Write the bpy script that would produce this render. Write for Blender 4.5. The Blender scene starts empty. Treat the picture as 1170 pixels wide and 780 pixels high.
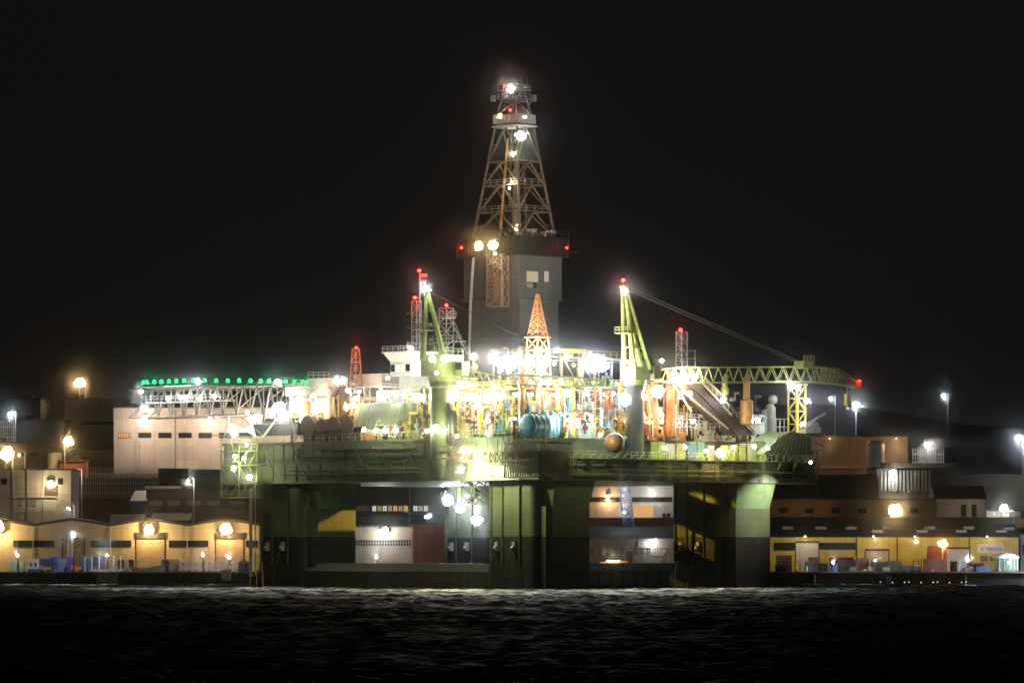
import bpy, bmesh, math, random
from mathutils import Vector, Matrix

random.seed(7)
sc = bpy.context.scene
COL = sc.collection
R = math.radians

# ---------------------------------------------------------------- camera
cam_d = bpy.data.cameras.new('camera')
cam_d.sensor_width = 36.0
cam_d.lens = 164.1
cam_d.shift_y = 240.0 / 1170.0
cam_d.clip_start = 1.0
cam_d.clip_end = 6000.0
cam = bpy.data.objects.new('camera', cam_d)
cam.location = (0, 0, 6.45)
cam.rotation_euler = (R(90), 0, 0)
COL.objects.link(cam)
sc.camera = cam

# ---------------------------------------------------------------- night sky, faint sky light
w = bpy.data.worlds.new('World')
sc.world = w
w.use_nodes = True
nt = w.node_tree
nt.nodes.clear()
sky = nt.nodes.new('ShaderNodeTexSky')
sky.sky_type = 'NISHITA'
sky.sun_disc = False
sky.sun_elevation = R(20)
sky.sun_rotation = R(200)
hs = nt.nodes.new('ShaderNodeHueSaturation')
hs.inputs['Saturation'].default_value = 0.12
bg = nt.nodes.new('ShaderNodeBackground')
bg.inputs['Strength'].default_value = 0.0008
wo = nt.nodes.new('ShaderNodeOutputWorld')
nt.links.new(sky.outputs[0], hs.inputs['Color'])
tint = nt.nodes.new('ShaderNodeMixRGB')
tint.blend_type = 'MULTIPLY'
tint.inputs['Fac'].default_value = 1.0
tint.inputs['Color2'].default_value = (1.0, 0.86, 0.78, 1)
nt.links.new(hs.outputs[0], tint.inputs['Color1'])
nt.links.new(tint.outputs[0], bg.inputs['Color'])
nt.links.new(bg.outputs[0], wo.inputs['Surface'])

sun_d = bpy.data.lights.new('moon', 'SUN')
sun_d.energy = 0.010
sun_d.angle = R(3)
sun_d.color = (1.0, 0.95, 0.88)
sun = bpy.data.objects.new('moon', sun_d)
sun.rotation_euler = (R(70), 0, R(-20))
sun.location = (0, 0, 300)
COL.objects.link(sun)

sc.view_settings.view_transform = 'Standard'
sc.view_settings.look = 'None'
sc.view_settings.exposure = 0.0
sc.view_settings.gamma = 1.0
sc.view_settings.use_curve_mapping = False
cy = sc.cycles
cy.max_bounces = 4
cy.diffuse_bounces = 2
cy.glossy_bounces = 2
cy.transmission_bounces = 2
cy.volume_bounces = 0
cy.transparent_max_bounces = 4
cy.sample_clamp_indirect = 4.0
cy.use_denoising = True
try:
    cy.use_light_tree = True
except Exception:
    pass
HAZE = 0.00006
HAZE_G = 0.999
BEAM = 160.0
LENS = 0.68
GAIN = 1.0          # one gain for every lamp

# ---------------------------------------------------------------- coordinates
K0 = 1.875e-4                       # metres per photo pixel per metre of distance
RIG = Vector((4.5, 806.0, 0.0))     # near column of the rig, at the waterline
S2 = math.sqrt(0.5)

def W(px, py, Y):
    return Vector(((px - 585) * K0 * Y, Y, 6.45 + (630 - py) * K0 * Y))
def to_rig(p):
    d = Vector(p) - RIG
    return Vector((S2 * (d.x + d.y), S2 * (-d.x + d.y), d.z))
def from_rig(p):
    return RIG + Vector((S2 * (p[0] - p[1]), S2 * (p[0] + p[1]), p[2]))
def depth(px, pl):
    """distance at which the line of sight through px meets a plane of the rig"""
    ax, c = pl
    if ax == 'x':
        return (c / S2 + 810.5) / (1 + (px - 585) * K0)
    if ax == 'y':
        return (c / S2 + 801.5) / (1 - (px - 585) * K0)
    return c
def L(px, py, pl):
    return to_rig(W(px, py, depth(px, pl)))

# ---------------------------------------------------------------- materials
MATS = {}
def mat(name, col, rough=0.6, metal=0.0, var=0.3, scale=0.7, streak=0.0, panels=None, bump=0.0, stain=(0.05, 0.03, 0.02)):
    if name in MATS:
        return MATS[name]
    m = bpy.data.materials.new(name)
    m.use_nodes = True
    t = m.node_tree
    n, l = t.nodes, t.links
    b = n['Principled BSDF']
    b.inputs['Roughness'].default_value = rough
    b.inputs['Metallic'].default_value = metal
    tc = n.new('ShaderNodeTexCoord')
    no = n.new('ShaderNodeTexNoise')
    no.inputs['Scale'].default_value = scale
    no.inputs['Detail'].default_value = 8
    no.inputs['Roughness'].default_value = 0.65
    l.new(tc.outputs['Object'], no.inputs['Vector'])
    cr = n.new('ShaderNodeValToRGB')
    cr.color_ramp.elements[0].position = 0.3
    cr.color_ramp.elements[1].position = 0.72
    cr.color_ramp.elements[0].color = tuple(c * (1 - var) for c in col) + (1,)
    cr.color_ramp.elements[1].color = tuple(min(0.9, c * (1 + 0.6 * var)) for c in col) + (1,)
    l.new(no.outputs['Fac'], cr.inputs['Fac'])
    out = cr.outputs['Color']
    if streak > 0:
        mp = n.new('ShaderNodeMapping')
        mp.inputs['Scale'].default_value = (1.3, 1.3, 0.07)
        l.new(tc.outputs['Object'], mp.inputs['Vector'])
        n2 = n.new('ShaderNodeTexNoise')
        n2.inputs['Scale'].default_value = 0.9
        n2.inputs['Detail'].default_value = 6
        l.new(mp.outputs[0], n2.inputs['Vector'])
        r2 = n.new('ShaderNodeValToRGB')
        r2.color_ramp.elements[0].position = 0.5
        r2.color_ramp.elements[1].position = 0.78
        r2.color_ramp.elements[0].color = (0, 0, 0, 1)
        r2.color_ramp.elements[1].color = (streak, streak, streak, 1)
        l.new(n2.outputs['Fac'], r2.inputs['Fac'])
        mx = n.new('ShaderNodeMixRGB')
        mx.inputs['Color2'].default_value = stain + (1,)
        l.new(r2.outputs['Color'], mx.inputs['Fac'])
        l.new(out, mx.inputs['Color1'])
        out = mx.outputs['Color']
    if panels:
        sp = n.new('ShaderNodeSeparateXYZ')
        l.new(tc.outputs['Object'], sp.inputs[0])
        ad = n.new('ShaderNodeMath')
        ad.operation = 'ADD'
        l.new(sp.outputs['X'], ad.inputs[0])
        l.new(sp.outputs['Y'], ad.inputs[1])
        cb = n.new('ShaderNodeCombineXYZ')
        l.new(ad.outputs[0], cb.inputs['X'])
        l.new(sp.outputs['Z'], cb.inputs['Y'])
        br = n.new('ShaderNodeTexBrick')
        br.offset = 0.0
        br.inputs['Scale'].default_value = 1.0
        br.inputs['Brick Width'].default_value = panels[0]
        br.inputs['Row Height'].default_value = panels[1]
        br.inputs['Mortar Size'].default_value = panels[2]
        br.inputs['Color1'].default_value = (1, 1, 1, 1)
        br.inputs['Color2'].default_value = (0.86, 0.86, 0.86, 1)
        br.inputs['Mortar'].default_value = (0.5, 0.5, 0.5, 1)
        l.new(cb.outputs[0], br.inputs['Vector'])
        mu = n.new('ShaderNodeMixRGB')
        mu.blend_type = 'MULTIPLY'
        mu.inputs['Fac'].default_value = 1.0
        l.new(out, mu.inputs['Color1'])
        l.new(br.outputs['Color'], mu.inputs['Color2'])
        out = mu.outputs['Color']
    l.new(out, b.inputs['Base Color'])
    if bump > 0:
        bp = n.new('ShaderNodeBump')
        bp.inputs['Strength'].default_value = bump
        bp.inputs['Distance'].default_value = 0.3
        l.new(no.outputs['Fac'], bp.inputs['Height'])
        l.new(bp.outputs[0], b.inputs['Normal'])
    MATS[name] = m
    return m

def emit(name, col, strength):
    if name in MATS:
        return MATS[name]
    m = bpy.data.materials.new(name)
    m.use_nodes = True
    t = m.node_tree
    b = t.nodes['Principled BSDF']
    b.inputs['Base Color'].default_value = (0.1, 0.1, 0.1, 1)
    b.inputs['Emission Color'].default_value = tuple(col) + (1,)
    b.inputs['Emission Strength'].default_value = strength
    try:
        m.cycles.emission_sampling = 'NONE' if strength > 5 else 'AUTO'
    except Exception:
        pass
    MATS[name] = m
    return m

HULL_LIT = mat('hull_green_lit', (0.125, 0.145, 0.065), 0.5, 0, 0.3, 0.25, 0.55, (3.2, 2.4, 0.02))  # lighter copy of the hull green, the lit look put into the colour
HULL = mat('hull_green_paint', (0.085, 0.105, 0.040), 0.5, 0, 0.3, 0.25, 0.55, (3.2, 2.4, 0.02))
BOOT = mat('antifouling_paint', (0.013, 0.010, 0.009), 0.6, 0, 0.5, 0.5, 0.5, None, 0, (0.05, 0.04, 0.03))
PONT = mat('pontoon_paint', (0.034, 0.031, 0.026), 0.55, 0, 0.4, 0.3, 0.5, (5, 2.2, 0.02), 0, (0.09, 0.075, 0.05))
DECKM = mat('deck_steel', (0.10, 0.11, 0.07), 0.7, 0, 0.5, 0.6)
DARK = mat('dark_steel', (0.035, 0.032, 0.028), 0.55, 0.2, 0.4, 0.9)
BROWN = mat('brown_rust_paint', (0.055, 0.024, 0.013), 0.65, 0, 0.45, 0.8, 0.3)
GREYW = mat('windwall_grey', (0.145, 0.15, 0.142), 0.6, 0, 0.2, 0.3, 0.25, (2.4, 1.1, 0.03))
STEEL = mat('galvanised_steel', (0.42, 0.42, 0.40), 0.5, 0.3, 0.3, 1.2, 0.15)
WHITE = mat('white_paint', (0.66, 0.65, 0.60), 0.5, 0, 0.18, 0.9, 0.25, None, 0, (0.25, 0.17, 0.1))
ORANGE = mat('orange_paint', (0.55, 0.20, 0.05), 0.5, 0, 0.3, 0.9, 0.25)
YELLOW = mat('yellow_paint', (0.62, 0.50, 0.07), 0.5, 0, 0.25, 0.9, 0.2)
LIME = mat('crane_lime_paint', (0.37, 0.385, 0.10), 0.5, 0, 0.25, 0.7, 0.2)
CGREEN = mat('crane_green_paint', (0.17, 0.22, 0.07), 0.5, 0, 0.3, 0.6, 0.3)
BEIGE = mat('beige_paint', (0.50, 0.40, 0.29), 0.55, 0, 0.3, 0.9, 0.3)
BLUE = mat('blue_paint', (0.06, 0.24, 0.40), 0.45, 0, 0.3, 0.9, 0.2)
NAVY = mat('container_blue_paint', (0.05, 0.09, 0.32), 0.5, 0, 0.3, 0.9, 0.3)
RED = mat('red_paint', (0.24, 0.04, 0.03), 0.5, 0, 0.3, 0.9, 0.3)
GREENP = mat('pale_green_paint', (0.36, 0.48, 0.38), 0.5, 0, 0.25, 0.9, 0.3)
DERR = mat('derrick_steel', (0.19, 0.145, 0.11), 0.55, 0.1, 0.35, 0.9, 0.2)
RUBBER = mat('black_rubber', (0.015, 0.015, 0.015), 0.8, 0, 0.3, 1.0)
GLASS = mat('dark_glass', (0.02, 0.022, 0.025), 0.12, 0, 0.3, 0.5)
CREAM = mat('cream_render', (0.62, 0.54, 0.37), 0.8, 0, 0.16, 0.25, 0.35, (4.0, 9.0, 0.02), 0, (0.3, 0.2, 0.1))
BRICK = mat('brown_brick', (0.17, 0.105, 0.075), 0.85, 0, 0.25, 0.5, 0.2, (0.9, 0.35, 0.04))
PALE = mat('pale_render', (0.50, 0.47, 0.42), 0.8, 0, 0.15, 0.3, 0.4, (5.0, 3.2, 0.02), 0, (0.2, 0.14, 0.1))
OCHRE = mat('ochre_cladding', (0.60, 0.47, 0.09), 0.6, 0, 0.15, 0.3, 0.2, (1.1, 8.0, 0.035))
ROOF = mat('dark_roofing', (0.065, 0.062, 0.06), 0.85, 0, 0.35, 0.5, 0.2)
GREYB = mat('grey_cladding', (0.20, 0.20, 0.205), 0.75, 0, 0.2, 0.4, 0.3, (1.5, 6.0, 0.03))
RUST = mat('rust_red_cladding', (0.42, 0.13, 0.075), 0.7, 0, 0.2, 0.4, 0.3, (1.0, 9.0, 0.03))
TAN = mat('tan_cladding', (0.33, 0.19, 0.085), 0.75, 0, 0.2, 0.4, 0.3, (1.2, 7.0, 0.03))
CONC = mat('concrete', (0.24, 0.23, 0.21), 0.85, 0, 0.35, 0.5, 0.4, None, 0.3, (0.05, 0.045, 0.04))
WETC = mat('wet_quay_concrete', (0.035, 0.032, 0.028), 0.6, 0, 0.5, 0.6, 0.5, None, 0.3, (0.012, 0.012, 0.01))
ASPH = mat('asphalt', (0.055, 0.052, 0.05), 0.85, 0, 0.35, 0.4)
DOORM = mat('roller_door_beige', (0.48, 0.37, 0.24), 0.6, 0, 0.15, 0.6, 0.3, (50.0, 0.45, 0.03))
DOORW = mat('roller_door_white', (0.62, 0.61, 0.62), 0.6, 0, 0.12, 0.6, 0.2, (50.0, 0.45, 0.03))
WOOD = mat('weathered_timber', (0.30, 0.20, 0.11), 0.85, 0, 0.35, 1.5)
PLAST = mat('wrapped_load', (0.30, 0.26, 0.44), 0.35, 0, 0.6, 2.2)
PLAST2 = mat('wrapped_load_pink', (0.50, 0.28, 0.36), 0.35, 0, 0.6, 2.2)

CO = {'white': (1.0, 0.98, 0.90), 'cool': (0.80, 0.92, 1.0), 'cyan': (0.30, 0.80, 1.0), 'warm': (1.0, 0.76, 0.42),
      'amber': (1.0, 0.62, 0.07), 'sodium': (1.0, 0.63, 0.26), 'orange': (1.0, 0.45, 0.12), 'red': (1.0, 0.035, 0.02), 'green': (0.01, 1.0, 0.26),
      'pink': (1.0, 0.74, 0.55),
      'lime': (0.95, 1.0, 0.55)}

# ---------------------------------------------------------------- mesh building
class MB:
    def __init__(s):
        s.v, s.f, s.m = [], [], []
    def add(s, vs, fs, mi=0):
        o = len(s.v)
        s.v += [Vector(p) for p in vs]
        s.f += [tuple(o + i for i in f) for f in fs]
        s.m += [mi] * len(fs)
        return s
    def box(s, x0, y0, z0, x1, y1, z1, mi=0):
        v = [(x0, y0, z0), (x1, y0, z0), (x1, y1, z0), (x0, y1, z0), (x0, y0, z1), (x1, y0, z1), (x1, y1, z1), (x0, y1, z1)]
        return s.add(v, [(0, 3, 2, 1), (4, 5, 6, 7), (0, 1, 5, 4), (1, 2, 6, 5), (2, 3, 7, 6), (3, 0, 4, 7)], mi)
    def hexa(s, b, t, mi=0):
        return s.add(list(b) + list(t), [(0, 3, 2, 1), (4, 5, 6, 7), (0, 1, 5, 4), (1, 2, 6, 5), (2, 3, 7, 6), (3, 0, 4, 7)], mi)
    def tube(s, a, b, r, n=6, r2=None, mi=0):
        a, b = Vector(a), Vector(b)
        d = b - a
        if d.length < 1e-6:
            return s
        d.normalize()
        u = d.cross(Vector((0, 0, 1)) if abs(d.z) < 0.9 else Vector((1, 0, 0))).normalized()
        q = d.cross(u)
        r2 = r if r2 is None else r2
        vs, fs = [], []
        for (c, rr) in ((a, r), (b, r2)):
            for i in range(n):
                t = 2 * math.pi * (i + 0.5) / n
                vs.append(c + (u * math.cos(t) + q * math.sin(t)) * rr)
        for i in range(n):
            j = (i + 1) % n
            fs.append((i, j, n + j, n + i))
        fs.append(tuple(range(n))[::-1])
        fs.append(tuple(range(n, 2 * n)))
        return s.add(vs, fs, mi)
    def bar(s, a, b, r, mi=0):
        return s.tube(a, b, r, 4, None, mi)
    def lathe(s, c, prof, n=20, mi=0):
        vs, fs = [], []
        for (r, z) in prof:
            for i in range(n):
                t = 2 * math.pi * i / n
                vs.append((c[0] + r * math.cos(t), c[1] + r * math.sin(t), c[2] + z))
        k = len(prof)
        for a in range(k - 1):
            for i in range(n):
                j = (i + 1) % n
                fs.append((a * n + i, a * n + j, (a + 1) * n + j, (a + 1) * n + i))
        fs.append(tuple(range(n))[::-1])
        fs.append(tuple(range((k - 1) * n, k * n)))
        return s.add(vs, fs, mi)
    def prism(s, poly, z0, z1, mi=0):
        n = len(poly)
        vs = [(p[0], p[1], z0) for p in poly] + [(p[0], p[1], z1) for p in poly]
        fs = [(i, (i + 1) % n, n + (i + 1) % n, n + i) for i in range(n)]
        fs += [tuple(range(n))[::-1], tuple(range(n, 2 * n))]
        return s.add(vs, fs, mi)
    def extr(s, poly, d, mi=0):
        """polygon of 3D points swept by vector d"""
        n = len(poly)
        d = Vector(d)
        vs = [Vector(p) for p in poly] + [Vector(p) + d for p in poly]
        fs = [(i, (i + 1) % n, n + (i + 1) % n, n + i) for i in range(n)]
        fs += [tuple(range(n))[::-1], tuple(range(n, 2 * n))]
        return s.add(vs, fs, mi)
    def sphere(s, c, r, n=12, k=8, mi=0):
        prof = [(max(0.02 * r, r * math.sin(math.pi * i / k)), -r * math.cos(math.pi * i / k)) for i in range(k + 1)]
        return s.lathe(c, prof, n, mi)
    def lattice(s, A, B, n, rl=0.14, rb=0.08, x=False, faces=None, horiz=True):
        A = [Vector(p) for p in A]
        B = [Vector(p) for p in B]
        q = len(A)
        P = [[A[i].lerp(B[i], k / n) for i in range(q)] for k in range(n + 1)]
        for i in range(q):
            s.bar(A[i], B[i], rl)
        for k in range(n + 1):
            for i in (faces or range(q)):
                j = (i + 1) % q
                if horiz:
                    s.bar(P[k][i], P[k][j], rb)
                if k < n:
                    if x:
                        s.bar(P[k][i], P[k + 1][j], rb)
                        s.bar(P[k][j], P[k + 1][i], rb)
                    elif (k + i) % 2:
                        s.bar(P[k][i], P[k + 1][j], rb)
                    else:
                        s.bar(P[k][j], P[k + 1][i], rb)
        return s
    def rail(s, pts, h=1.1, step=1.8, r=0.045, closed=False):
        pts = [Vector(p) for p in pts]
        if closed:
            pts = pts + [pts[0]]
        for a, b in zip(pts[:-1], pts[1:]):
            ln = (b - a).length
            k = max(1, int(ln / step))
            for z in (h, h * 0.55):
                s.bar(a + Vector((0, 0, z)), b + Vector((0, 0, z)), r)
            for i in range(k + 1):
                p = a.lerp(b, i / k)
                s.bar(p, p + Vector((0, 0, h)), r)
        return s
    def build(s, name, m, parent=None, smooth=False, org=None):
        me = bpy.data.meshes.new(name)
        o = org if org is not None else (ORG.get(root_of(parent).name) if parent else None)
        o = Vector(o) if o is not None else Vector((0, 0, 0))
        me.from_pydata([v - o for v in s.v], [], s.f)
        ms = m if isinstance(m, (list, tuple)) else [m]
        for k in ms:
            me.materials.append(k)
        for p, mi in zip(me.polygons, s.m):
            p.material_index = mi
            p.use_smooth = smooth
        bm = bmesh.new()
        bm.from_mesh(me)
        bmesh.ops.recalc_face_normals(bm, faces=bm.faces)
        bm.to_mesh(me)
        bm.free()
        if smooth:
            try:
                me.set_sharp_from_angle(angle=R(40))
            except Exception:
                pass
        ob = bpy.data.objects.new(name, me)
        COL.objects.link(ob)
        if parent is not None:
            ob.parent = parent
        return ob

ORG = {}
def root_of(o):
    while o.parent is not None:
        o = o.parent
    return o
def tag(o, label=None, cat=None, group=None, kind=None):
    if label:
        o['label'] = label
    if cat:
        o['category'] = cat
    if group:
        o['group'] = group
    if kind:
        o['kind'] = kind
    return o
def thing(name, label, cat, org, rig=False, group=None):
    """Empty at the base of a thing; its parts are built in the same frame as org and shifted to it"""
    o = bpy.data.objects.new(name, None)
    o.empty_display_size = 0.5
    COL.objects.link(o)
    org = Vector(org)
    if rig:
        o.location = from_rig(org)
        o.rotation_euler = (0, 0, R(45))
    else:
        o.location = org
    ORG[o.name] = org
    return tag(o, label, cat, group)
def solo(mb, name, m, label, cat, org, rig=False, group=None, smooth=False):
    """a thing that is one mesh"""
    o = mb.build(name, m, None, smooth, org)
    o.location = from_rig(org) if rig else Vector(org)
    if rig:
        o.rotation_euler = (0, 0, R(45))
    return tag(o, label, cat, group)
def copy_tree(o, parent=None):
    c = o.copy()
    COL.objects.link(c)
    if parent is not None:
        c.parent = parent
    elif o.name in ORG:
        ORG[c.name] = ORG[o.name]
    for ch in list(o.children):
        copy_tree(ch, c)
    return c

# ---------------------------------------------------------------- lamps
_LM = {}
_lr = random.Random(99)
TOCAM = Vector((-S2, -S2, 0))       # towards the viewer's side, in the rig's frame
def _lampmesh(r, colname, world, glow):
    key = (r, colname, world, glow)
    if key in _LM:
        return _LM[key]
    d = Vector((0, -1, 0)) if world else TOCAM
    hb = MB()
    hb.tube(-d * 0.15 * r, -d * 1.0 * r, 1.12 * r, 10, 0.8 * r)
    hb.bar(-d * 0.8 * r, -d * 0.8 * r + Vector((0, 0, -1.6 * r - 0.3)), 0.09)
    hb.bar(-d * 1.0 * r, -d * (1.0 * r + 0.6), 0.09)
    a = hb.build('tmp', DARK)
    lb = MB()
    if r < .42:
        lb.sphere((0, 0, 0), r, 14, 8)
    else:
        # glare shape: uneven spheres ringed round the lens to imitate its bloom
        sd = Vector((d.y, -d.x, 0))
        lb.sphere((0, 0, 0), r * .72, 14, 8)
        k_ = 7
        for i in range(k_):
            a_ = 2 * math.pi * (i + .3 * _lr.random()) / k_
            q_ = r * (.50 + .28 * _lr.random())
            lb.sphere(sd * (math.cos(a_) * q_) + Vector((0, 0, math.sin(a_) * q_)) + d * (.12 * r * _lr.random()), r * (.24 + .22 * _lr.random()), 10, 6)
    b = lb.build('tmp', emit('lamp_lens_' + colname + ('_dim' if glow < 10 else ''), [0.25 + 0.75 * c if colname not in ('red', 'green', 'cyan', 'sodium', 'orange', 'amber') else c for c in CO[colname]], glow), None, True)
    ma, mb_ = a.data, b.data
    bpy.data.objects.remove(a)
    bpy.data.objects.remove(b)
    ma.name, mb_.name = 'lamp_housing', 'lamp_lens'
    _LM[key] = (ma, mb_)
    return _LM[key]

def add_lamp(p, colname, I, r, parent, name='floodlight', world=False, glow=40.0, spot=None, aim=None, label=None, off=None):
    """p in the frame of the parent's root (before the shift to its base)"""
    R0 = r
    r = max(0.2, r * LENS)
    ma, ml = _lampmesh(r, colname, world, glow)
    rt = root_of(parent)
    p = Vector(p) - ORG.get(rt.name, Vector((0, 0, 0)))
    h = bpy.data.objects.new(name, ma)
    h.location = p
    h.parent = parent
    COL.objects.link(h)
    if label:
        h['label'] = label
    ln = bpy.data.objects.new('lens', ml)
    ln.parent = h
    q_ = _lr.random()
    ln.scale = (.85 + .3 * q_, .85 + .3 * q_, .72 + .33 * _lr.random())
    COL.objects.link(ln)
    if I > 0:
        ld = bpy.data.lights.new('lamp_light', 'SPOT' if spot else 'POINT')
        ld.energy = I * 4 * math.pi * GAIN
        ld.color = CO[colname]
        ld.shadow_soft_size = min(0.4, r * 0.7)
        lo = bpy.data.objects.new('lamp_light', ld)
        d = Vector((0, -1, 0)) if world else TOCAM
        lo.location = Vector(off) if off else d * (r + 0.45)
        lo.parent = h
        if spot:
            ld.spot_size = R(spot)
            ld.spot_blend = 1.0 if spot > 60 else 0.2
            lo.rotation_euler = Vector(aim).to_track_quat('-Z', 'Y').to_euler()
        COL.objects.link(lo)
    if I >= 6 and not spot and BEAM > 0:
        # second spot towards the viewer, added to raise a halo in the haze
        ld = bpy.data.lights.new('halo_spot', 'SPOT')
        ld.energy = BEAM * (0.35 if colname == 'red' else 1.0) * R0 * 4 * math.pi
        ld.color = CO[colname]
        ld.shadow_soft_size = min(0.3, r * 0.5)
        ld.spot_size = R(80)
        ld.spot_blend = 0.6
        lo = bpy.data.objects.new('halo_spot', ld)
        d = Vector((0, -1, 0)) if world else TOCAM
        lo.location = d * (r + 0.4)
        lo.rotation_euler = (d + Vector((0, 0, -0.08))).to_track_quat('-Z', 'Y').to_euler()
        lo.parent = h
        COL.objects.link(lo)
    return h
# ================================================================ SETTING
def water_material():
    m = bpy.data.materials.new('harbour_water')
    m.use_nodes = True
    t = m.node_tree
    n, l = t.nodes, t.links
    n.remove(n['Principled BSDF'])
    b = n.new('ShaderNodeBsdfGlossy')          # wind-ruffled sea: the slopes of its small waves are Gaussian
    b.distribution = 'BECKMANN'
    b.inputs['Color'].default_value = (0.22, 0.225, 0.23, 1)
    b.inputs['Roughness'].default_value = 0.62
    l.new(b.outputs[0], n['Material Output'].inputs['Surface'])
    # gusts and slicks in streaks, their sparkle painted into the gloss colour
    tg = n.new('ShaderNodeTexCoord')
    mg = n.new('ShaderNodeMapping')
    mg.inputs['Scale'].default_value = (0.22, 0.035, 1)
    l.new(tg.outputs['Object'], mg.inputs['Vector'])
    ng = n.new('ShaderNodeTexNoise')
    ng.inputs['Scale'].default_value = 1.0
    ng.inputs['Detail'].default_value = 7
    ng.inputs['Roughness'].default_value = 0.72
    l.new(mg.outputs[0], ng.inputs['Vector'])
    rg = n.new('ShaderNodeValToRGB')
    rg.color_ramp.elements[0].position = 0.42
    rg.color_ramp.elements[1].position = 0.66
    rg.color_ramp.elements[0].color = (0.02, 0.02, 0.021, 1)
    rg.color_ramp.elements[1].color = (0.36, 0.365, 0.37, 1)
    l.new(ng.outputs['Fac'], rg.inputs['Fac'])
    l.new(rg.outputs['Color'], b.inputs['Color'])
    tc = n.new('ShaderNodeTexCoord')
    mp = n.new('ShaderNodeMapping')
    mp.inputs['Scale'].default_value = (1.6, 1.6, 1)
    l.new(tc.outputs['Object'], mp.inputs['Vector'])
    a = n.new('ShaderNodeTexNoise')
    a.inputs['Scale'].default_value = 1.0
    a.inputs['Detail'].default_value = 5
    a.inputs['Roughness'].default_value = 0.7
    l.new(mp.outputs[0], a.inputs['Vector'])
    bp = n.new('ShaderNodeBump')
    bp.inputs['Strength'].default_value = 1.0
    bp.inputs['Distance'].default_value = 0.12
    l.new(a.outputs['Fac'], bp.inputs['Height'])
    l.new(bp.outputs[0], b.inputs['Normal'])
    return m

def build_water():
    import numpy as np
    rng = np.random.RandomState(3)
    xs_ = np.concatenate([[-1400, -900, -500, -300, -200], np.arange(-150, 150.1, 0.6), [200, 300, 500, 900, 1400]])
    ys_w = np.concatenate([[-40, 20, 60, 100, 140], np.arange(165, 500, 0.6), np.arange(500, 910, 0.45), [960, 1200, 1800, 2480]])
    XX, YY = np.meshgrid(xs_, ys_w)
    Z = np.zeros_like(XX)
    for i in range(46):
        lam = 1.5 * (5.0 / 1.5) ** rng.rand()
        k = 2 * math.pi / lam
        th = R(-90 + 35 + rng.randn() * 38)
        amp = 0.0105 * lam ** 0.9 * (0.5 + rng.rand())
        ph = rng.rand() * 6.28
        Z += amp * np.sin(k * (XX * math.cos(th) + YY * math.sin(th)) + ph)
    # calmer and rougher patches
    P = np.sin(XX * 0.045 + 1.3 * np.sin(YY * 0.021)) * np.sin(YY * 0.05 + 0.8 * np.sin(XX * 0.03))
    Z *= WAVE * (0.85 + 0.35 * P)
    m_ = (np.abs(XX) < 149) & (YY > 164) & (YY < 908)
    Z = np.where(m_, Z + 0.1 * np.abs(Z) * 0, 0.0)
    ny_, nx_ = XX.shape
    co = np.stack([XX, YY, Z], -1).reshape(-1, 3).astype(np.float32)
    idx = np.arange(ny_ * nx_).reshape(ny_, nx_)
    q = np.stack([idx[:-1, :-1], idx[:-1, 1:], idx[1:, 1:], idx[1:, :-1]], -1).reshape(-1, 4)
    me = bpy.data.meshes.new('water')
    me.vertices.add(len(co))
    me.vertices.foreach_set('co', co.ravel())
    me.loops.add(q.size)
    me.loops.foreach_set('vertex_index', q.ravel().astype(np.int32))
    me.polygons.add(len(q))
    me.polygons.foreach_set('loop_start', np.arange(0, q.size, 4, dtype=np.int32))
    me.polygons.foreach_set('use_smooth', np.ones(len(q), dtype=bool))
    me.update(calc_edges=True)
    me.materials.append(water_material())
    o = bpy.data.objects.new('water', me)
    COL.objects.link(o)
    tag(o, kind='structure')
WAVE = 0.9
build_water()

PROF = [(905, 2.2), (978, 2.2), (989, 11.0), (1042, 11.4), (1058, 24.0), (1122, 25.0), (1160, 32.0), (1215, 34.0), (1300, 41.0), (1420, 48.0), (1700, 50.0), (2450, 50.0)]
def ground(Y):
    for (a, za), (b, zb) in zip(PROF[:-1], PROF[1:]):
        if a <= Y <= b:
            return za + (zb - za) * (Y - a) / (b - a)
    return 2.2 if Y < 905 else 50.0
def terr(x, Y):
    z = ground(Y)
    f = max(0.0, min(1.0, (Y - 1150) / 150))
    z += f * (3.5 * math.sin(x * 0.021 + 0.6) + 1.6 * math.sin(x * 0.063 + Y * 0.01) - 0.00002 * x * x)
    if 989 < Y < 1058:
        z += 0.5 * math.sin(x * 0.11) * math.sin(Y * 0.13)
    return z
tm = MB()
ys = [905, 930, 955, 978, 981, 984, 987, 989, 1000, 1015, 1030, 1042, 1046, 1050, 1054, 1058, 1080, 1100, 1122, 1140, 1160, 1185, 1215, 1250, 1300, 1350, 1420, 1500, 1700, 2000, 2450]
xs = [-1380 + 12 * i for i in range(231)]
vs, fs = [], []
for y in ys:
    for x in xs:
        vs.append((x, y, terr(x, y)))
nx = len(xs)
for j in range(len(ys) - 1):
    for i in range(nx - 1):
        fs.append((j * nx + i, j * nx + i + 1, (j + 1) * nx + i + 1, (j + 1) * nx + i))
tm.add(vs, fs)
GROUND = mat('bare_earth_and_scrub', (0.060, 0.046, 0.032), 0.95, 0, 0.5, 0.12, 0, None, 0.4)
tag(tm.build('terrain', GROUND, None, True), kind='structure')
qs = MB()
qs.add([(-700, 905.6, 2.204), (700, 905.6, 2.204), (700, 975, 2.204), (-700, 975, 2.204)], [(0, 1, 2, 3)])
tag(qs.build('quay_apron', mat('quay_apron_concrete', (0.20, 0.18, 0.155), 0.85, 0, 0.3, 0.15, 0, None, 0.2)), kind='structure')
rd = MB()
rd.add([(-700, 990, 11.06), (700, 990, 11.06), (700, 998, 11.14), (-700, 998, 11.14)], [(0, 1, 2, 3)])
for k in range(-60, 60):
    rd.box(k * 9, 993.9, 11.108, k * 9 + 4, 994.1, 11.116, 1)
ro = rd.build('road', [ASPH, WHITE])
ro.location.z = 0.5
tag(ro, kind='structure')
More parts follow.
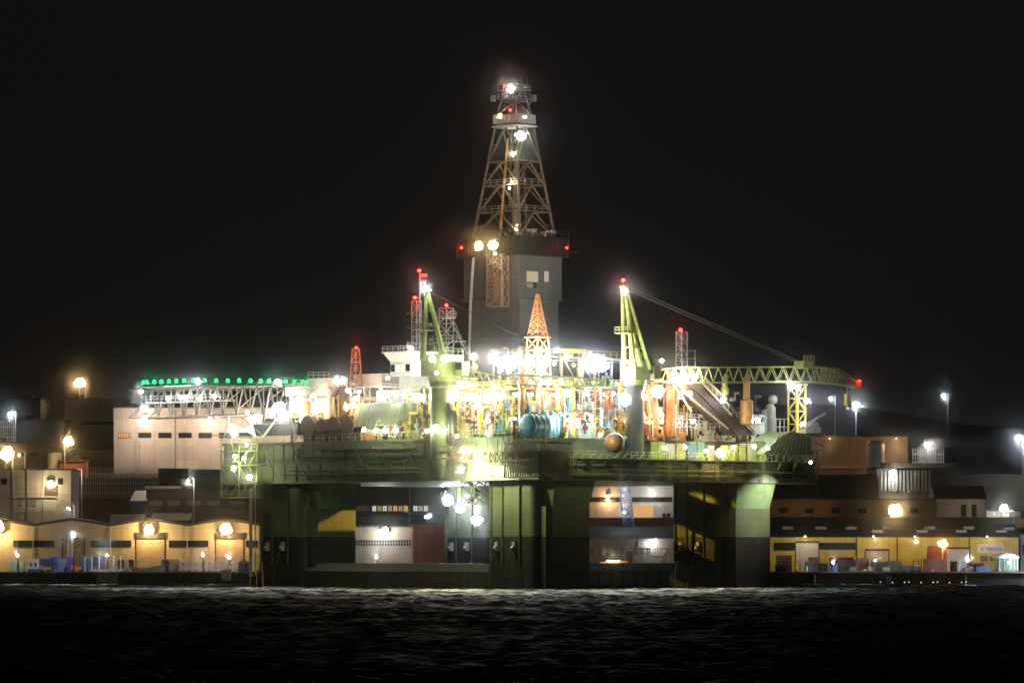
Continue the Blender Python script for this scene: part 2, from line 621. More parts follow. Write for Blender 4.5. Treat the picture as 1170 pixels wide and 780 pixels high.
qw = MB().box(-700, 904.4, -8, 700, 905.6, 2.32)
q_ = qw.build('quay_wall', WETC)
tag(q_, 'long dark wet concrete quay wall along the waterfront', 'quay wall')
cope = MB()
for k in range(-46, 46):
    cope.box(k * 15 + 0.03, 904.1, 2.32, k * 15 + 14.97, 905.5, 2.62)
cope.build('coping', mat('coping_concrete', (0.30, 0.28, 0.25), 0.8, 0, 0.35, 0.4, 0.2), q_)
fx = [(-1.0 + 0.0)] 
for k in range(-40, 40):
    fm = MB().tube((k * 7.3, 904.0, -1), (k * 7.3, 904.0, 1.9), 0.42, 10)
    if -33 <= k <= 33 and k % 2 == 0:
        fm.build('fender', RUBBER, q_)

# mooring bollards
bol0 = None
for k in range(-7, 8):
    p = Vector((k * 13.1 + 3.0, 906.6, 2.21))
    if bol0 is None:
        b_ = MB().lathe((0, 0, 0), [(0.28, 0), (0.24, 0.12), (0.2, 0.5), (0.36, 0.62), (0.34, 0.78), (0.15, 0.84)], 12)
        bol0 = solo(b_, 'mooring_bollard', mat('bollard_paint', (0.45, 0.42, 0.36), 0.6, 0, 0.3, 1.5), 'short mushroom topped bollard in the row along the quay edge', 'bollard', (0, 0, 0), False, 'bollards along the quay edge')
        bol0.location = p
    else:
        c = bol0.copy()
        c.location = p
        COL.objects.link(c)

# ---------------------------------------------------------------- building tools
def wx(px, Y):
    return (px - 585) * K0 * Y
def wz(py, Y):
    return 6.45 + (630 - py) * K0 * Y

def building(name, label, cat, px0, px1, ptop, Y, dep, wm_, rm, base=None, roof='flat', gh=2.0, over=0.35, group=None):
    x0, x1 = wx(px0, Y), wx(px1, Y)
    zt = wz(ptop, Y)
    z0 = ground(Y) if base is None else base
    t = thing(name, label, cat, ((x0 + x1) / 2, Y, z0), group=group)
    MB().box(x0, Y, z0 - 3, x1, Y + dep, zt).build('wall', wm_, t)
    m = MB()
    if roof == 'flat':
        m.box(x0 - over, Y - over, zt, x1 + over, Y + dep + over, zt + 0.35)
        m.box(x0 + 2, Y + dep * .4, zt + .35, x0 + 4.2, Y + dep * .4 + 2, zt + 1.5)
    elif roof == 'ridge':
        c = Y + dep / 2
        m.extr([(x0 - over, Y - over, zt), (x0 - over, c, zt + gh), (x0 - over, Y + dep + over, zt)], (x1 - x0 + 2 * over, 0, 0))
    elif roof == 'gable':
        c = (x0 + x1) / 2
        m.extr([(x0 - over, Y - over, zt), (c, Y - over, zt + gh), (x1 + over, Y - over, zt)], (0, dep + 2 * over, 0))
    elif roof == 'shed':
        m.extr([(x0 - over, Y - over, zt), (x0 - over, Y + dep + over, zt + gh), (x0 - over, Y + dep + over, zt)], (x1 - x0 + 2 * over, 0, 0))
    m.build('roof', rm, t)
    return t

def window(par, px0, py0, px1, py1, Y, lit=None, cols=None, rows=1, frame=None, label=None):
    x0, x1, z0, z1 = wx(px0, Y), wx(px1, Y), wz(py1, Y), wz(py0, Y)
    m = MB()
    f = 0.09
    m.box(x0, Y - 0.10, z0, x0 + f, Y - 0.005, z1).box(x1 - f, Y - 0.10, z0, x1, Y - 0.005, z1)
    m.box(x0 + f, Y - 0.10, z1 - f, x1 - f, Y - 0.005, z1).box(x0 + f, Y - 0.16, z0 - .04, x1 - f, Y - 0.005, z0 + f)
    cols = cols or max(1, round((x1 - x0) / 1.1))
    for k in range(1, cols):
        x = x0 + (x1 - x0) * k / cols
        m.box(x - 0.05, Y - 0.09, z0 + f, x + 0.05, Y - 0.006, z1 - f)
    for k in range(1, rows):
        z = z0 + (z1 - z0) * k / rows
        m.box(x0 + f, Y - 0.085, z - .04, x1 - f, Y - 0.007, z + .04)
    w_ = m.build('window', frame or DARK, par)
    if label:
        w_['label'] = label
    MB().box(x0 + f * .5, Y - 0.05, z0 + f * .5, x1 - f * .5, Y - 0.004, z1 - f * .5).build('pane', lit or GLASS, w_)
    return w_

def door(par, px0, py0, px1, Y, m_, z0, label=None, head=0.5):
    x0, x1, z1 = wx(px0, Y), wx(px1, Y), wz(py0, Y)
    m = MB()
    m.box(x0 - .2, Y - .12, z0, x0, Y - .004, z1 + .2).box(x1, Y - .12, z0, x1 + .2, Y - .004, z1 + .2)
    m.box(x0, Y - .12, z1, x1, Y - .004, z1 + .2)
    m.box(x0 - .1, Y - .40, z1 + .2, x1 + .1, Y - .002, z1 + .2 + head * .4)
    fr = m.build('door_frame', DARK, par)
    d = MB().box(x0, Y - .06, z0 + .01, x1, Y - .003, z1)
    k = 0
    z = z0 + .5
    while z < z1 - .1:
        d.box(x0 + .05, Y - .075, z, x1 - .05, Y - .061, z + .07)
        z += .55
    o = d.build('door', m_, par)
    if label:
        o['label'] = label
    hb = MB().box(x1 - .7, Y - .13, z0 + 1.0, x1 - .4, Y - .076, z0 + 1.1)
    hb.build('handle', STEEL, o)
    return o

LITW = emit('lit_window_warm', (1.0, 0.72, 0.38), 0.32)
LITO = emit('lit_window_orange', (1.0, 0.50, 0.14), 0.6)
LITC = emit('lit_window_white', (0.95, 1.0, 0.95), .55)
LITD = emit('lit_window_dim', (1.0, 0.7, 0.4), 0.035)

# ---------------------------------------------------------------- left: long cream warehouse with gabled bays
Y = 945.0
t = thing('warehouse', 'long cream warehouse with zigzag gabled roofline and two glowing wall lamps', 'warehouse', (wx(130, Y), Y, 2.2))
pk = [(-50, 601), (-6, 594), (38, 601), (82, 594), (126, 601), (170, 594), (214, 601), (258, 594), (296, 600)]
top = [Vector((wx(a, Y), Y, wz(b, Y))) for a, b in pk]
poly = [Vector((top[0].x, Y, 1.0))] + [Vector((top[-1].x, Y, 1.0))] + top[::-1]
MB().extr(poly, (0, 28, 0)).build('wall', CREAM, t)
for a, b in zip(top[:-1], top[1:]):
    lo, hi = (a, b)
    m = MB()
    m.hexa([(a.x, Y - .5, a.z + .004), (b.x, Y - .5, b.z + .004), (b.x, Y + 28.5, b.z + .004), (a.x, Y + 28.5, a.z + .004)],
           [(a.x, Y - .5, a.z + .5), (b.x, Y - .5, b.z + .5), (b.x, Y + 28.5, b.z + .5), (a.x, Y + 28.5, a.z + .5)])
    m.build('roof', ROOF, t)
for (a, b) in ((-40, -8), (15, 62), (104, 150), (193, 238)):
    window(t, a, 617, b, 624.5, Y, None, cols=max(4, int((b - a) / 4)))
window(t, 281, 617, 294, 624.5, Y, None, 3)
for (a, b) in ((156, 188), (247, 278)):
    door(t, a, 616, b, Y, DOORM, 2.21, head=3.0)
door(t, 72, 616, 96, Y, DOORM, 2.21)
for a in (58, 112, 136, 147):
    door(t, a, 641, a + 5, Y, mat('brown_door', (0.12, 0.06, 0.03), 0.6), 2.21, head=.4)
for a in (38, 126, 214):
    MB().tube((wx(a, Y), Y - .2, 2.2), (wx(a, Y), Y - .2, wz(602, Y)), .1).build('downpipe', STEEL, t)
add_lamp(W(170, 604, Y - 1.3), 'sodium', 210, 1.7, t, 'wall_lamp', True, off=(0, -1.1, -.6))
add_lamp(W(258, 604, Y - 1.3), 'sodium', 210, 1.7, t, 'wall_lamp', True, off=(0, -1.1, -.6))
add_lamp(W(-2, 601, Y - 1.3), 'sodium', 210, 1.7, t, 'wall_lamp', True, off=(0, -1.1, -.6))

# brown brick building behind it
Y = 1000.0
t = building('brick_building', 'low brown brick building behind the left end of the cream warehouse', 'building', 167, 300, 558, Y, 22, BRICK, ROOF)
for (a, b) in ((170, 186), (191, 206), (214, 230), (236, 252), (262, 280)):
    window(t, a, 571, b, 578, Y, LITD, 4)
MB().box(wx(167, Y) - .3, Y - .55, wz(558, Y) - .02, wx(207, Y), Y - .36, wz(555, Y)).build('fascia', WHITE, t)
t = building('blue_shed', 'blue gabled shed with white lit eaves beside the brown brick building', 'shed', 150, 165.6, 572, Y - 3, 14, mat('shed_blue_paint', (0.05, 0.10, 0.30), .6, 0, .2, .5, .2), WHITE, roof='shed', gh=2.4)
MB().box(wx(126, Y - 8), Y - 8, 11, wx(164, Y - 8), Y - 3.5, wz(587, Y - 8)).build('awning', WHITE, t)
t = building('tiled_lean_to', 'small lean-to with pale tiled roof on brown brick building', 'lean-to', 174, 216, 594, 990, 6, BRICK, mat('pale_roof_tiles', (.33, .24, .17), .85, 0, .3, 1.5), roof='shed', gh=1.6)

# left pale house with a lamp above its door
Y = 985.0
t = building('pale_house', 'pale two storey house at the far left with lamp over its door', 'house', -20, 83, 537, Y, 14, PALE, ROOF, base=9, over=.25)
for a in (20, 29.5, 36):
    window(t, a, 571, a + 5, 578, Y, None, 2)
for a in (-8, 2, 66):
    window(t, a, 546, a + 6, 553, Y, None, 2)
MB().box(wx(14, Y), Y - .5, wz(568, Y), wx(64, Y), Y - .004, wz(566.8, Y)).build('ledge', WHITE, t)
MB().box(wx(16, Y), Y - .06, wz(585, Y), wx(64, Y), Y - .003, wz(568, Y)).build('cladding', DOORW, t)
door(t, 52, 557, 65, Y, BROWN, wz(566.5, Y))
for a in (15, 31, 49, 81):
    MB().tube((wx(a, Y), Y - .15, 9), (wx(a, Y), Y - .15, wz(538, Y)), .09).build('downpipe', STEEL, t)
add_lamp(W(58, 551, Y - 1.4), 'warm', 95, .7, t, 'wall_lamp', True, off=(0, -1.4, -.8))

# palisade fence and its terrace wall
def fence(name, label, px0, px1, Y, ptop, zb, n, m_, rails=2, group=None):
    t = thing(name, label, 'fence', (wx((px0 + px1) / 2, Y), Y, zb), group=group)
    zt = wz(ptop, Y)
    m = MB()
    for i in range(n + 1):
        x = wx(px0 + (px1 - px0) * i / n, Y)
        m.box(x - .09, Y - .04, zb, x + .09, Y + .04, zt)
        m.add([(x - .09, Y, zt), (x + .09, Y, zt), (x, Y, zt + .3)], [(0, 1, 2)])
    m.build('pale', m_, t)['kind'] = 'stuff'
    for k in range(rails):
        z = zb + (zt - zb) * (k + .6) / (rails + .2)
        MB().box(wx(px0, Y), Y + .045, z - .09, wx(px1, Y), Y + .14, z + .09).build('rail', m_, t)
    return t
fence('palisade_fence', 'spiked palisade fence in front of the large pink lit building', 90, 182, 1044, 534, ground(1044) + 5.5, 34, STEEL, 3)
rw = MB().box(wx(88, 1045.5), 1044.6, 8, wx(300, 1045.5), 1046.5, wz(546, 1045))
solo(rw, 'retaining_wall', BRICK, 'brown retaining wall under the spiked palisade fence', 'wall', (wx(190, 1045), 1045, 11))
cn = MB()
for k in range(3):
    cn.box(wx(182 + k * 35, 1046), 1043, wz(547, 1046), wx(182 + k * 35 + 34.6, 1046), 1044.2, wz(535 + k, 1046))
solo(cn, 'board_fence', BROWN, 'dark red boarded fence to the right of the spiked palisade', 'fence', (wx(230, 1046), 1043, 24))

# big pink-lit building
Y = 1075.0
t = building('factory_hall', 'large white factory hall lit pink behind the helideck', 'factory', 130, 372, 466, Y, 40, PALE, ROOF, over=.2)
for i, a in enumerate((135, 158, 181, 204, 227, 250, 273)):
    window(t, a, 494, a + 15, 500, Y, LITO if i == 0 else None, 5, label='lit orange window' if i == 0 else None)
for a in (155, 160):
    MB().tube((wx(a, Y), Y - .2, 22), (wx(a, Y), Y - .2, wz(504, Y)), .12).build('downpipe', STEEL, t)
MB().box(wx(199.5, Y), Y - .05, 23, wx(201, Y), Y - .004, wz(467, Y)).build('joint_strip', GREYB, t)
for a in (165, 240, 330):  # the last one, hidden behind the rig, is added to light the wall
    add_lamp(W(a, 479, Y - 7), 'pink', 420, .6, t, 'wall_lamp', True, off=(0, -1.2, -.6))
    MB().bar(W(a, 477, Y - 6), W(a, 475, Y - .02), .1).build('lamp_bracket', STEEL, t)

# left mid ground
Y = 1062.0
t = building('brown_depot', 'long brown depot building with white tank at its end, far left', 'depot', -20, 72, 506, Y, 20, BRICK, ROOF, over=.3)
for a in (5, 20, 35):
    window(t, a, 516, a + 8, 521, Y, None, 4)
tk = MB().lathe((wx(62.5, 1056), 1056, 23.8), [(1.6, 0), (1.6, 4.6), (1.1, 5.0), (.2, 5.1)], 20)
solo(tk, 'storage_tank', WHITE, 'upright white storage tank at the end of brown depot', 'tank', (wx(62.5, 1056), 1056, 23.8), smooth=True)
t = building('red_kiosk', 'low dark red shed on slope below the white tank', 'shed', 68, 98, 527, 1050, 6, RUST, ROOF, base=20)
Y = 1180.0
t = building('grey_block', 'dim grey windowless block on the hill at far left', 'building', 14, 46, 456, Y, 25, GREYB, ROOF)
t = building('plant_office', 'dim long hillside building with one dark window strip at left', 'building', 74, 140, 456, Y + 8, 25, GREYB, ROOF)
window(t, 96, 481, 132, 485, Y + 8, None, 14)
t = building('low_hill_shed', 'low dark shed below the grey hill block', 'shed', 18, 74, 481, 1150, 15, mat('shed_navy', (0.05, .055, .08), .7), ROOF)
fence('guard_rail', 'white guard rail on hillside terrace at far left', -6, 18, 1150, 481, ground(1150) + 3.0, 10, WHITE, 2)
MB().box(wx(-6, 1150), 1150.2, 28, wx(18, 1150), 1152, ground(1150) + 3.0).build('plinth', CONC, bpy.data.objects['guard_rail'])

# ---------------------------------------------------------------- between the left and near columns
Y = 945.0
t = building('boat_shed', 'grey quayside shed with one white wall lamp, seen beneath the rig', 'shed', 385, 471.5, 602, Y, 25, mat('shed_stone_render', (.36, .32, .26), .8, 0, .2, .3, .3, (4, 9, .02)), ROOF)
window(t, 402, 616, 470, 623.5, Y, None, 22, 2, STEEL)
add_lamp(W(440, 605.5, Y - 1.6), 'white', 130, 1.0, t, 'wall_lamp', True, off=(0, -1.3, -.6))
t = building('rust_red_shed', 'plain rust red shed beside the grey quayside shed', 'shed', 472, 506, 599, Y - 2, 26, RUST, ROOF, over=.1)
Y = 1000.0
t = building('lit_office', 'dark office block with a row of lit windows beneath the rig', 'office', 380, 520, 545, Y, 18, mat('dark_brown_cladding', (.11, .075, .06), .8, 0, .25, .4), ROOF)
for i, a in enumerate((407, 412, 417, 425, 431, 437, 443, 449, 455, 461, 472, 478, 484)):
    window(t, a, 577, a + 5.2, 584, Y, [LITD, LITD, LITD, LITC, LITW, LITC, LITW, LITO, LITW, LITO, LITC, LITW, LITC][i], 2)
MB().box(wx(380, Y), Y - 1.5, wz(590, Y), wx(520, Y), Y - .004, wz(588.5, Y)).build('canopy', DARK, t)
for a in (404, 468):
    MB().tube((wx(a, Y), Y - .2, 11), (wx(a, Y), Y - .2, wz(546, Y)), .1).build('downpipe', STEEL, t)
t = building('hall_behind_office', 'brown lit hall behind the dark office with lit windows', 'building', 440, 540, 540, 1030, 18, BRICK, ROOF, base=11)

# ---------------------------------------------------------------- between the near and right columns
Y = 1012.0
t = building('white_warehouse', 'big white warehouse with glowing orange doorway, seen beneath the rig', 'warehouse', 655, 790, 545, Y, 24, mat('pale_lilac_cladding', (.50, .47, .49), .75, 0, .12, .3, .25, (3.2, 9, .02)), GREYB, roof='ridge', gh=3.5)
window(t, 674, 567.5, 708, 573, Y, None, 12)
window(t, 722, 567.5, 768, 573, Y, None, 16)
MB().box(wx(723, Y), Y - .04, 10, wx(746.5, Y), Y - .004, wz(576, Y)).build('doorway', LITO, t)
for a in (757, 762):
    window(t, a, 586, a + 3.6, 593, Y, None, 1, 2)
MB().box(wx(749, Y), Y - .1, wz(579, Y), wx(757, Y), Y - .004, wz(575.5, Y)).build('sign_board', DOORW, t)
add_lamp(W(695, 566.5, Y - 1.2), 'sodium', 70, .4, t, 'wall_lamp', True, off=(0, -1.0, -.8))
add_lamp(W(745, 560, Y - 3), 'white', 70, .25, t, 'wall_lamp', True, off=(0, -1.2, -.8))
m = MB().box(wx(660, 988), 988, 9, wx(780, 988), 988.6, wz(591, 988))
for k in range(60):
    x = wx(660 + 2 * k, 988)
    m.box(x, 987.86, 9, x + .14, 987.998, wz(592, 988))
solo(m, 'rust_red_fence', RUST, 'ribbed rust red fence in front of the white warehouse', 'fence', (wx(720, 988), 988, 11))
Y = 952.0
t = building('quay_office', 'low grey quay office with row of windows between the rig columns', 'office', 662, 790, 615, Y, 20, mat('quay_office_render', (.34, .31, .29), .8, 0, .2, .3, .3), ROOF, roof='shed', gh=2.6)
for a in (674, 688, 694.5, 701, 708, 724, 731.5, 738.5):
    window(t, a, 625, a + 5, 633, Y, None, 2, 2, STEEL)
window(t, 745, 624, 764, 634, Y, LITD, 7, 2, WHITE)
MB().box(wx(729, Y), Y - .2, wz(625, Y), wx(741.5, Y), Y - .004, wz(617.5, Y)).build('sign_board', DOORW, t)
add_lamp(W(745.5, 620.5, Y - .5), 'white', 30, .2, t, 'wall_lamp', True)
door(t, 716, 632, 721.5, Y, BROWN, 2.21)
m = MB()
m.add([W(747, 651, 938), W(762, 648, 938), W(765, 622, 940), W(758, 634, 939), W(753, 643, 938.5)] + [W(747, 651, 940), W(764, 651, 944), W(766, 622, 944), W(760, 632, 943), W(754, 643, 941)],
      [(0, 1, 2, 3, 4), (5, 9, 8, 7, 6), (0, 5, 6, 1), (1, 6, 7, 2), (2, 7, 8, 3), (3, 8, 9, 4), (4, 9, 5, 0)])
m.box(wx(748, 938), 939, 2.2, wx(766, 938), 945, 3.2)
solo(m, 'white_bow', WHITE, 'curved white boat bow standing on quay between the columns', 'boat', (wx(757, 939), 939, 2.2))

# ---------------------------------------------------------------- right: yellow warehouse
Y = 946.0
t = building('yellow_warehouse', 'long yellow warehouse with grey roof lights and a white sign', 'warehouse', 880, 1164, 613.5, Y, 30, OCHRE, mat('grey_roof_sheet', (.14, .14, .15), .7, 0, .25, .4, 0, (1.2, 1.2, .05)), roof='ridge', gh=4.2)
window(t, 884, 619.5, 908.5, 628.5, Y, None, 8)
window(t, 936, 619.5, 977.5, 627.5, Y, None, 12)
door(t, 909.5, 620, 935, Y, DOORW, 2.21, 'white roller door')
door(t, 989, 629, 1015, Y, DOORM, 2.21, 'beige roller door')
door(t, 1080, 627, 1108, Y, DOORW, 2.21, 'white roller door')
window(t, 1120, 634.5, 1128.5, 640, Y, LITD, 3)
window(t, 1130.5, 635.5, 1139, 640, Y, LITD, 3)
for a in (978.5, 1025, 1107.5):
    MB().tube((wx(a, Y), Y - .15, 2.2), (wx(a, Y), Y - .15, wz(614, Y)), .12).build('downpipe', DARK, t)
x0, x1 = wx(1116.5, Y), wx(1147, Y)
sb = MB().box(x0, Y - .25, wz(631.5, Y), x1, Y - .004, wz(621, Y)).build('sign_board', DOORW, t)
def writing(par, txt, x, y, z, size, m_, root_org, extr=.02):
    cu = bpy.data.curves.new('lettering', 'FONT')
    cu.body = txt
    cu.size = size
    cu.extrude = extr
    cu.offset = .02
    cu.materials.append(m_)
    o = bpy.data.objects.new('lettering', cu)
    o.parent = par
    o.location = Vector((x, y, z)) - root_org
    o.rotation_euler = (R(90), 0, 0)
    COL.objects.link(o)
    bpy.context.view_layer.update()
    me = bpy.data.meshes.new_from_object(o.evaluated_get(bpy.context.evaluated_depsgraph_get()))
    n_ = bpy.data.objects.new('lettering', me)
    n_.parent, n_.location, n_.rotation_euler = par, o.location, o.rotation_euler
    bpy.data.objects.remove(o)
    COL.objects.link(n_)
    return n_
SB = mat('sign_blue', (.03, .04, .22), .5)
SR = mat('sign_dark_red', (.20, .02, .05), .5)
writing(sb, 'K', x0 + .75, Y - .28, wz(628.7, Y), 1.05, SR, ORG[t.name])
writing(sb, 'TRIDOS', x0 + 1.55, Y - .28, wz(628.7, Y), .98, SB, ORG[t.name])
for (a, b) in ((902, 604), (940, 604), (975, 604), (1004, 608), (1017, 604), (1055, 608), (1065, 604), (1100, 608), (1110, 604), (1146, 608), (1156, 605)):
    f = (613.5 - b) / 24.0
    yy = Y + 15 * f
    m = MB().box(wx(a - 6, Y), yy - .6, wz(613.5, Y) + 4.2 * f + .0, wx(a + 6, Y), yy + .6, wz(613.5, Y) + 4.2 * f + .55)
    m.build('roof_light', mat('roof_light_grey', (.27, .27, .26), .5, 0, .4, .8, .3), t)
for a in (920, 998, 1045, 1128):  # lamps added under the eaves to wash the wall with light
    add_lamp(W(a, 612.5, Y - 1.2), 'warm', 62, .12, t, 'wall_lamp', True, 3.0, off=(0, -5.5, -1.0))
t = building('blue_grey_annex', 'blue grey annex at right end of the yellow warehouse', 'building', 1166, 1230, 611, Y, 30, mat('blue_grey_cladding', (.20, .24, .30), .7, 0, .2, .3, .2, (1.2, 9, .03)), ROOF)
window(t, 1168, 622, 1182, 634, Y, None, 3, 2)

Y = 1005.0
t = building('brown_long_building', 'long brown building behind the yellow warehouse roof', 'building', 870, 1070, 571, Y, 20, mat('brown_render', (.20, .13, .09), .85, 0, .2, .3, .3, (5, 4, .02)), ROOF)
for a in (890, 920, 950, 980, 1040):
    window(t, a, 580, a + 10, 586, Y, None, 5)
add_lamp(W(896, 606, 990), 'white', 0, .55, t, 'globe_lamp', True, 1.2)
add_lamp(W(914, 606, 990), 'white', 0, .5, t, 'globe_lamp', True, .9)
t = building('grey_workshop', 'grey workshop with dark hipped roof right of brown long building', 'workshop', 1070.5, 1126, 570, Y - 2, 18, GREYB, ROOF, roof='ridge', gh=3.0)
for a in (1098, 1110):
    window(t, a, 576, a + 6, 590, Y - 2, None, 2, 2)
t = building('white_cabin', 'small white cabin behind annex at the right edge', 'cabin', 1146, 1200, 592, 992, 10, DOORW, ROOF)
window(t, 1150, 596, 1158, 604, 992, None, 2)

Y = 1046.0
t = building('finned_hall', 'dark hall with white vertical fins lit by one lamp', 'building', 1000, 1092, 535, Y, 24, mat('fin_wall', (.22, .22, .20), .8), ROOF, over=.2)
for i in range(15):
    x = wx(1003 + i * 4.2, Y)
    MB().box(x - .22, Y - 1.0, 20, x + .22, Y - .004, wz(537, Y)).build('fin', mat('fin_grey', (.36, .35, .32), .7, 0, .3, .6, .4), t)
MB().box(wx(1024, Y), Y - 1.6, wz(534.5, Y), wx(1091, Y), Y - 1.05, wz(529, Y)).build('parapet', CONC, t)
add_lamp(W(1020, 539, Y - 3.2), 'white', 55, .9, t, 'wall_lamp', True, off=(0, .2, -1.6))
MB().bar(W(1020, 537, Y - 3.2), W(1020, 536, Y - .1), .09).build('lamp_bracket', STEEL, t)
m = MB().box(wx(930, Y), Y - 10, 10, wx(1000, Y), Y - 4, wz(545, Y))
m.box(wx(934, Y), Y - 12, wz(545, Y), wx(998, Y), Y - 4, wz(543.6, Y))
solo(m, 'loading_dock', mat('dark_dock', (.06, .055, .05), .8), 'dark flat roofed loading dock left of finned hall', 'dock', (wx(965, Y), Y - 8, 11))

Y = 1092.0
t = building('tan_hall', 'tan orange lit hall with flat roof behind the right end of rig', 'building', 925, 1037.5, 499, Y, 30, TAN, ROOF)
MB().box(wx(925, Y), Y - .5, wz(535, Y), wx(985, Y), Y - .004, wz(531, Y)).build('kerb_wall', DOORM, t)
for (a, i_) in ((948, 26), (1024, 75)):  # eave lamps added to brighten the front of the hall
    add_lamp(W(a, 501, Y - 1.0), 'sodium', i_, .12, t, 'wall_lamp', True, 3.0, off=(0, -6.5, -2.0))
tk = MB().lathe((wx(1000, 1084), 1084, 24), [(2.2, 0), (2.2, 7.6), (1.5, 8.2), (.2, 8.4)], 20)
solo(tk, 'silo', mat('silo_grey', (.42, .42, .43), .5, 0, .2, .6, .3), 'tall pale grey silo standing before the tan hall', 'silo', (wx(1000, 1084), 1084, 24), smooth=True)
t = building('white_pavilion', 'tiny white gabled pavilion lit from inside on right hillside', 'pavilion', 1050, 1070, 512.5, 1130, 5, DOORW, DOORW, roof='gable', gh=2.2, base=25)
for a in (1053, 1059.5, 1065):
    window(t, a, 514, a + 3, 517, 1130, LITC, 1)
fence('terrace_rail', 'white railing in front of the tiny white pavilion', 1043, 1078, 1126, 513, ground(1126) + 1.2, 12, WHITE)
t = building('lit_canopy', 'small white canopy shelter under a bright lamp, right hillside', 'shelter', 1137, 1160, 585.5, 1000, 6, DOORW, WHITE, roof='gable', gh=1.5)
fence('kerb_rail', 'low white railing beside the bright canopy shelter', 1128, 1137, 999, 584, 11.4, 4, WHITE)

# a lattice crane jib behind the rig, its blue light put into the paint
c0, c1 = W(720, 612, 975), W(709.5, 520, 975)
t = thing('harbour_crane', 'blue lit lattice harbour crane seen between the rig columns', 'crane', (c0.x, 975, 2.2))
PB = mat('blue_lit_paint', (.12, .25, .48), .5, 0, .25, .8, .2)
m = MB()
hw = 1.05
mid = c0.lerp(c1, .35)
m.lattice([c0 + Vector((-hw, -hw, 0)), c0 + Vector((hw, -hw, 0)), c0 + Vector((hw, hw, 0)), c0 + Vector((-hw, hw, 0))],
          [c1 + Vector((-hw, -hw, 0)), c1 + Vector((hw, -hw, 0)), c1 + Vector((hw, hw, 0)), c1 + Vector((-hw, hw, 0))], 9, .17, .11, True)
m.build('jib', PB, t)
MB().box(c0.x - 2, 973, 5.5, c0.x + 2.2, 978, c0.z + .4).build('machinery_house', PB, t)
MB().lattice([(c0.x - 2, 973, 2.2), (c0.x + 2, 973, 2.2), (c0.x + 2, 977, 2.2), (c0.x - 2, 977, 2.2)], [(c0.x - 1.5, 973.5, 5.5), (c0.x + 1.5, 973.5, 5.5), (c0.x + 1.5, 976.5, 5.5), (c0.x - 1.5, 976.5, 5.5)], 1, .25, .15).build('portal', PB, t)
add_lamp(W(713, 585, 971), 'cool', 25, .25, t, 'jib_lamp', True, off=(0, -1.2, 1.4))
add_lamp(W(712, 566, 972), 'cool', 25, .2, t, 'jib_lamp', True, 2.0, off=(0, -1.5, 1.4))

# ---------------------------------------------------------------- street lamps and yard lamps
def street_lamp(px, py, Y, col, I, r, label, group='lamps on poles ashore', arm=1.2, glow=40.0, off=None, pole=STEEL):
    p = W(px, py, Y)
    gz = terr(p.x, Y) - .2
    t = thing('street_lamp', label, 'street lamp', (p.x + arm, Y + .3, gz), group=group)
    MB().tube((p.x + arm, Y + .3, gz), (p.x + arm, Y + .3, p.z + .6), .17, 8, .09).build('pole', pole, t)
    if arm:
        MB().bar((p.x + arm, Y + .3, p.z + .55), (p.x, Y + .3, p.z + .75), .07).build('arm', pole, t)
    add_lamp(p, col, I, r, t, 'lamp_head', True, glow, off=off or (0, -r - .5, -.5))
    return t
street_lamp(92, 437, 1190, 'sodium', 110, 2.0, 'orange lamp high on a hillside pole at far left')
street_lamp(85.5, 437.5, 1192, 'sodium', 40, .5, 'small orange lamp just left of the highest left hillside lamp')
street_lamp(12, 472.5, 1140, 'cool', 120, .7, 'small bluish white lamp on left hillside above the railing')
street_lamp(78, 504, 1049, 'sodium', 150, 1.7, 'orange lamp on a pole right of white tank', arm=-.8)
street_lamp(8, 518, 1040, 'sodium', 180, 2.3, 'large orange lamp at left edge before the brown depot')
street_lamp(22, 519.5, 1045, 'sodium', 20, .28, 'tiny orange lamp beside the large one at left edge')
street_lamp(87, 539.5, 1012, 'cool', 60, .45, 'small white lamp above the pale house corner')
street_lamp(215, 549, 992, 'white', 40, .38, 'small white lamp behind brown brick building roof')
street_lamp(78, 580, 965, 'white', 15, .26, 'tiny white lamp above the cream warehouse roof')
street_lamp(488, 591, 958, 'cool', 110, .62, 'white lamp on a pole above the rust red shed', arm=.9)
street_lamp(697, 612.5, 960, 'sodium', 160, 1.0, 'orange lamp above the grey quay office', arm=0)
street_lamp(978, 462, 1110, 'cool', 200, 1.15, 'bright white lamp on a tall pole above the tan hall', arm=0)
street_lamp(949, 455, 1200, 'cool', 40, .5, 'faint white lamp on a pole left of the bright one above the tan hall')
street_lamp(1078, 452, 1230, 'cool', 40, .55, 'lone faint lamp on tallest hillside pole at right')
street_lamp(1060, 508, 1124, 'white', 45, 1.2, 'white lamp over the tiny white pavilion', arm=0)
street_lamp(1147, 580, 996, 'white', 90, 1.15, 'white lamp over the canopy shelter at right', arm=0)
street_lamp(1023, 582, 985, 'sodium', 700, 2.0, 'large orange lamp in front of brown long building', arm=0)
street_lamp(1077, 620, 930, 'orange', 60, 1.3, 'reddish orange lamp beside the stacked red containers', arm=0, off=(0, -4, -1))
street_lamp(1163, 500, 1060, 'cool', 110, .75, 'bluish white lamp at right edge on the dark hillside')
street_lamp(1172, 508, 1050, 'cool', 220, 1.2, 'bright bluish floodlight at right edge lighting the mist')
street_lamp(1197, 638, 906.4, 'cool', 1100, .9, 'white quay lamp on a short pole at the right edge of the quay', arm=0, off=(0, -3.2, .6))
# ================================================================ THE RIG
rig = thing('drilling_rig', 'huge green semi-submersible drilling rig, floodlit, on four square columns', 'drilling rig', (0, 0, 0), True)
XM, YM, LOW, HI, DK = 62.0, 72.0, 18.7, 22.4, 26.0

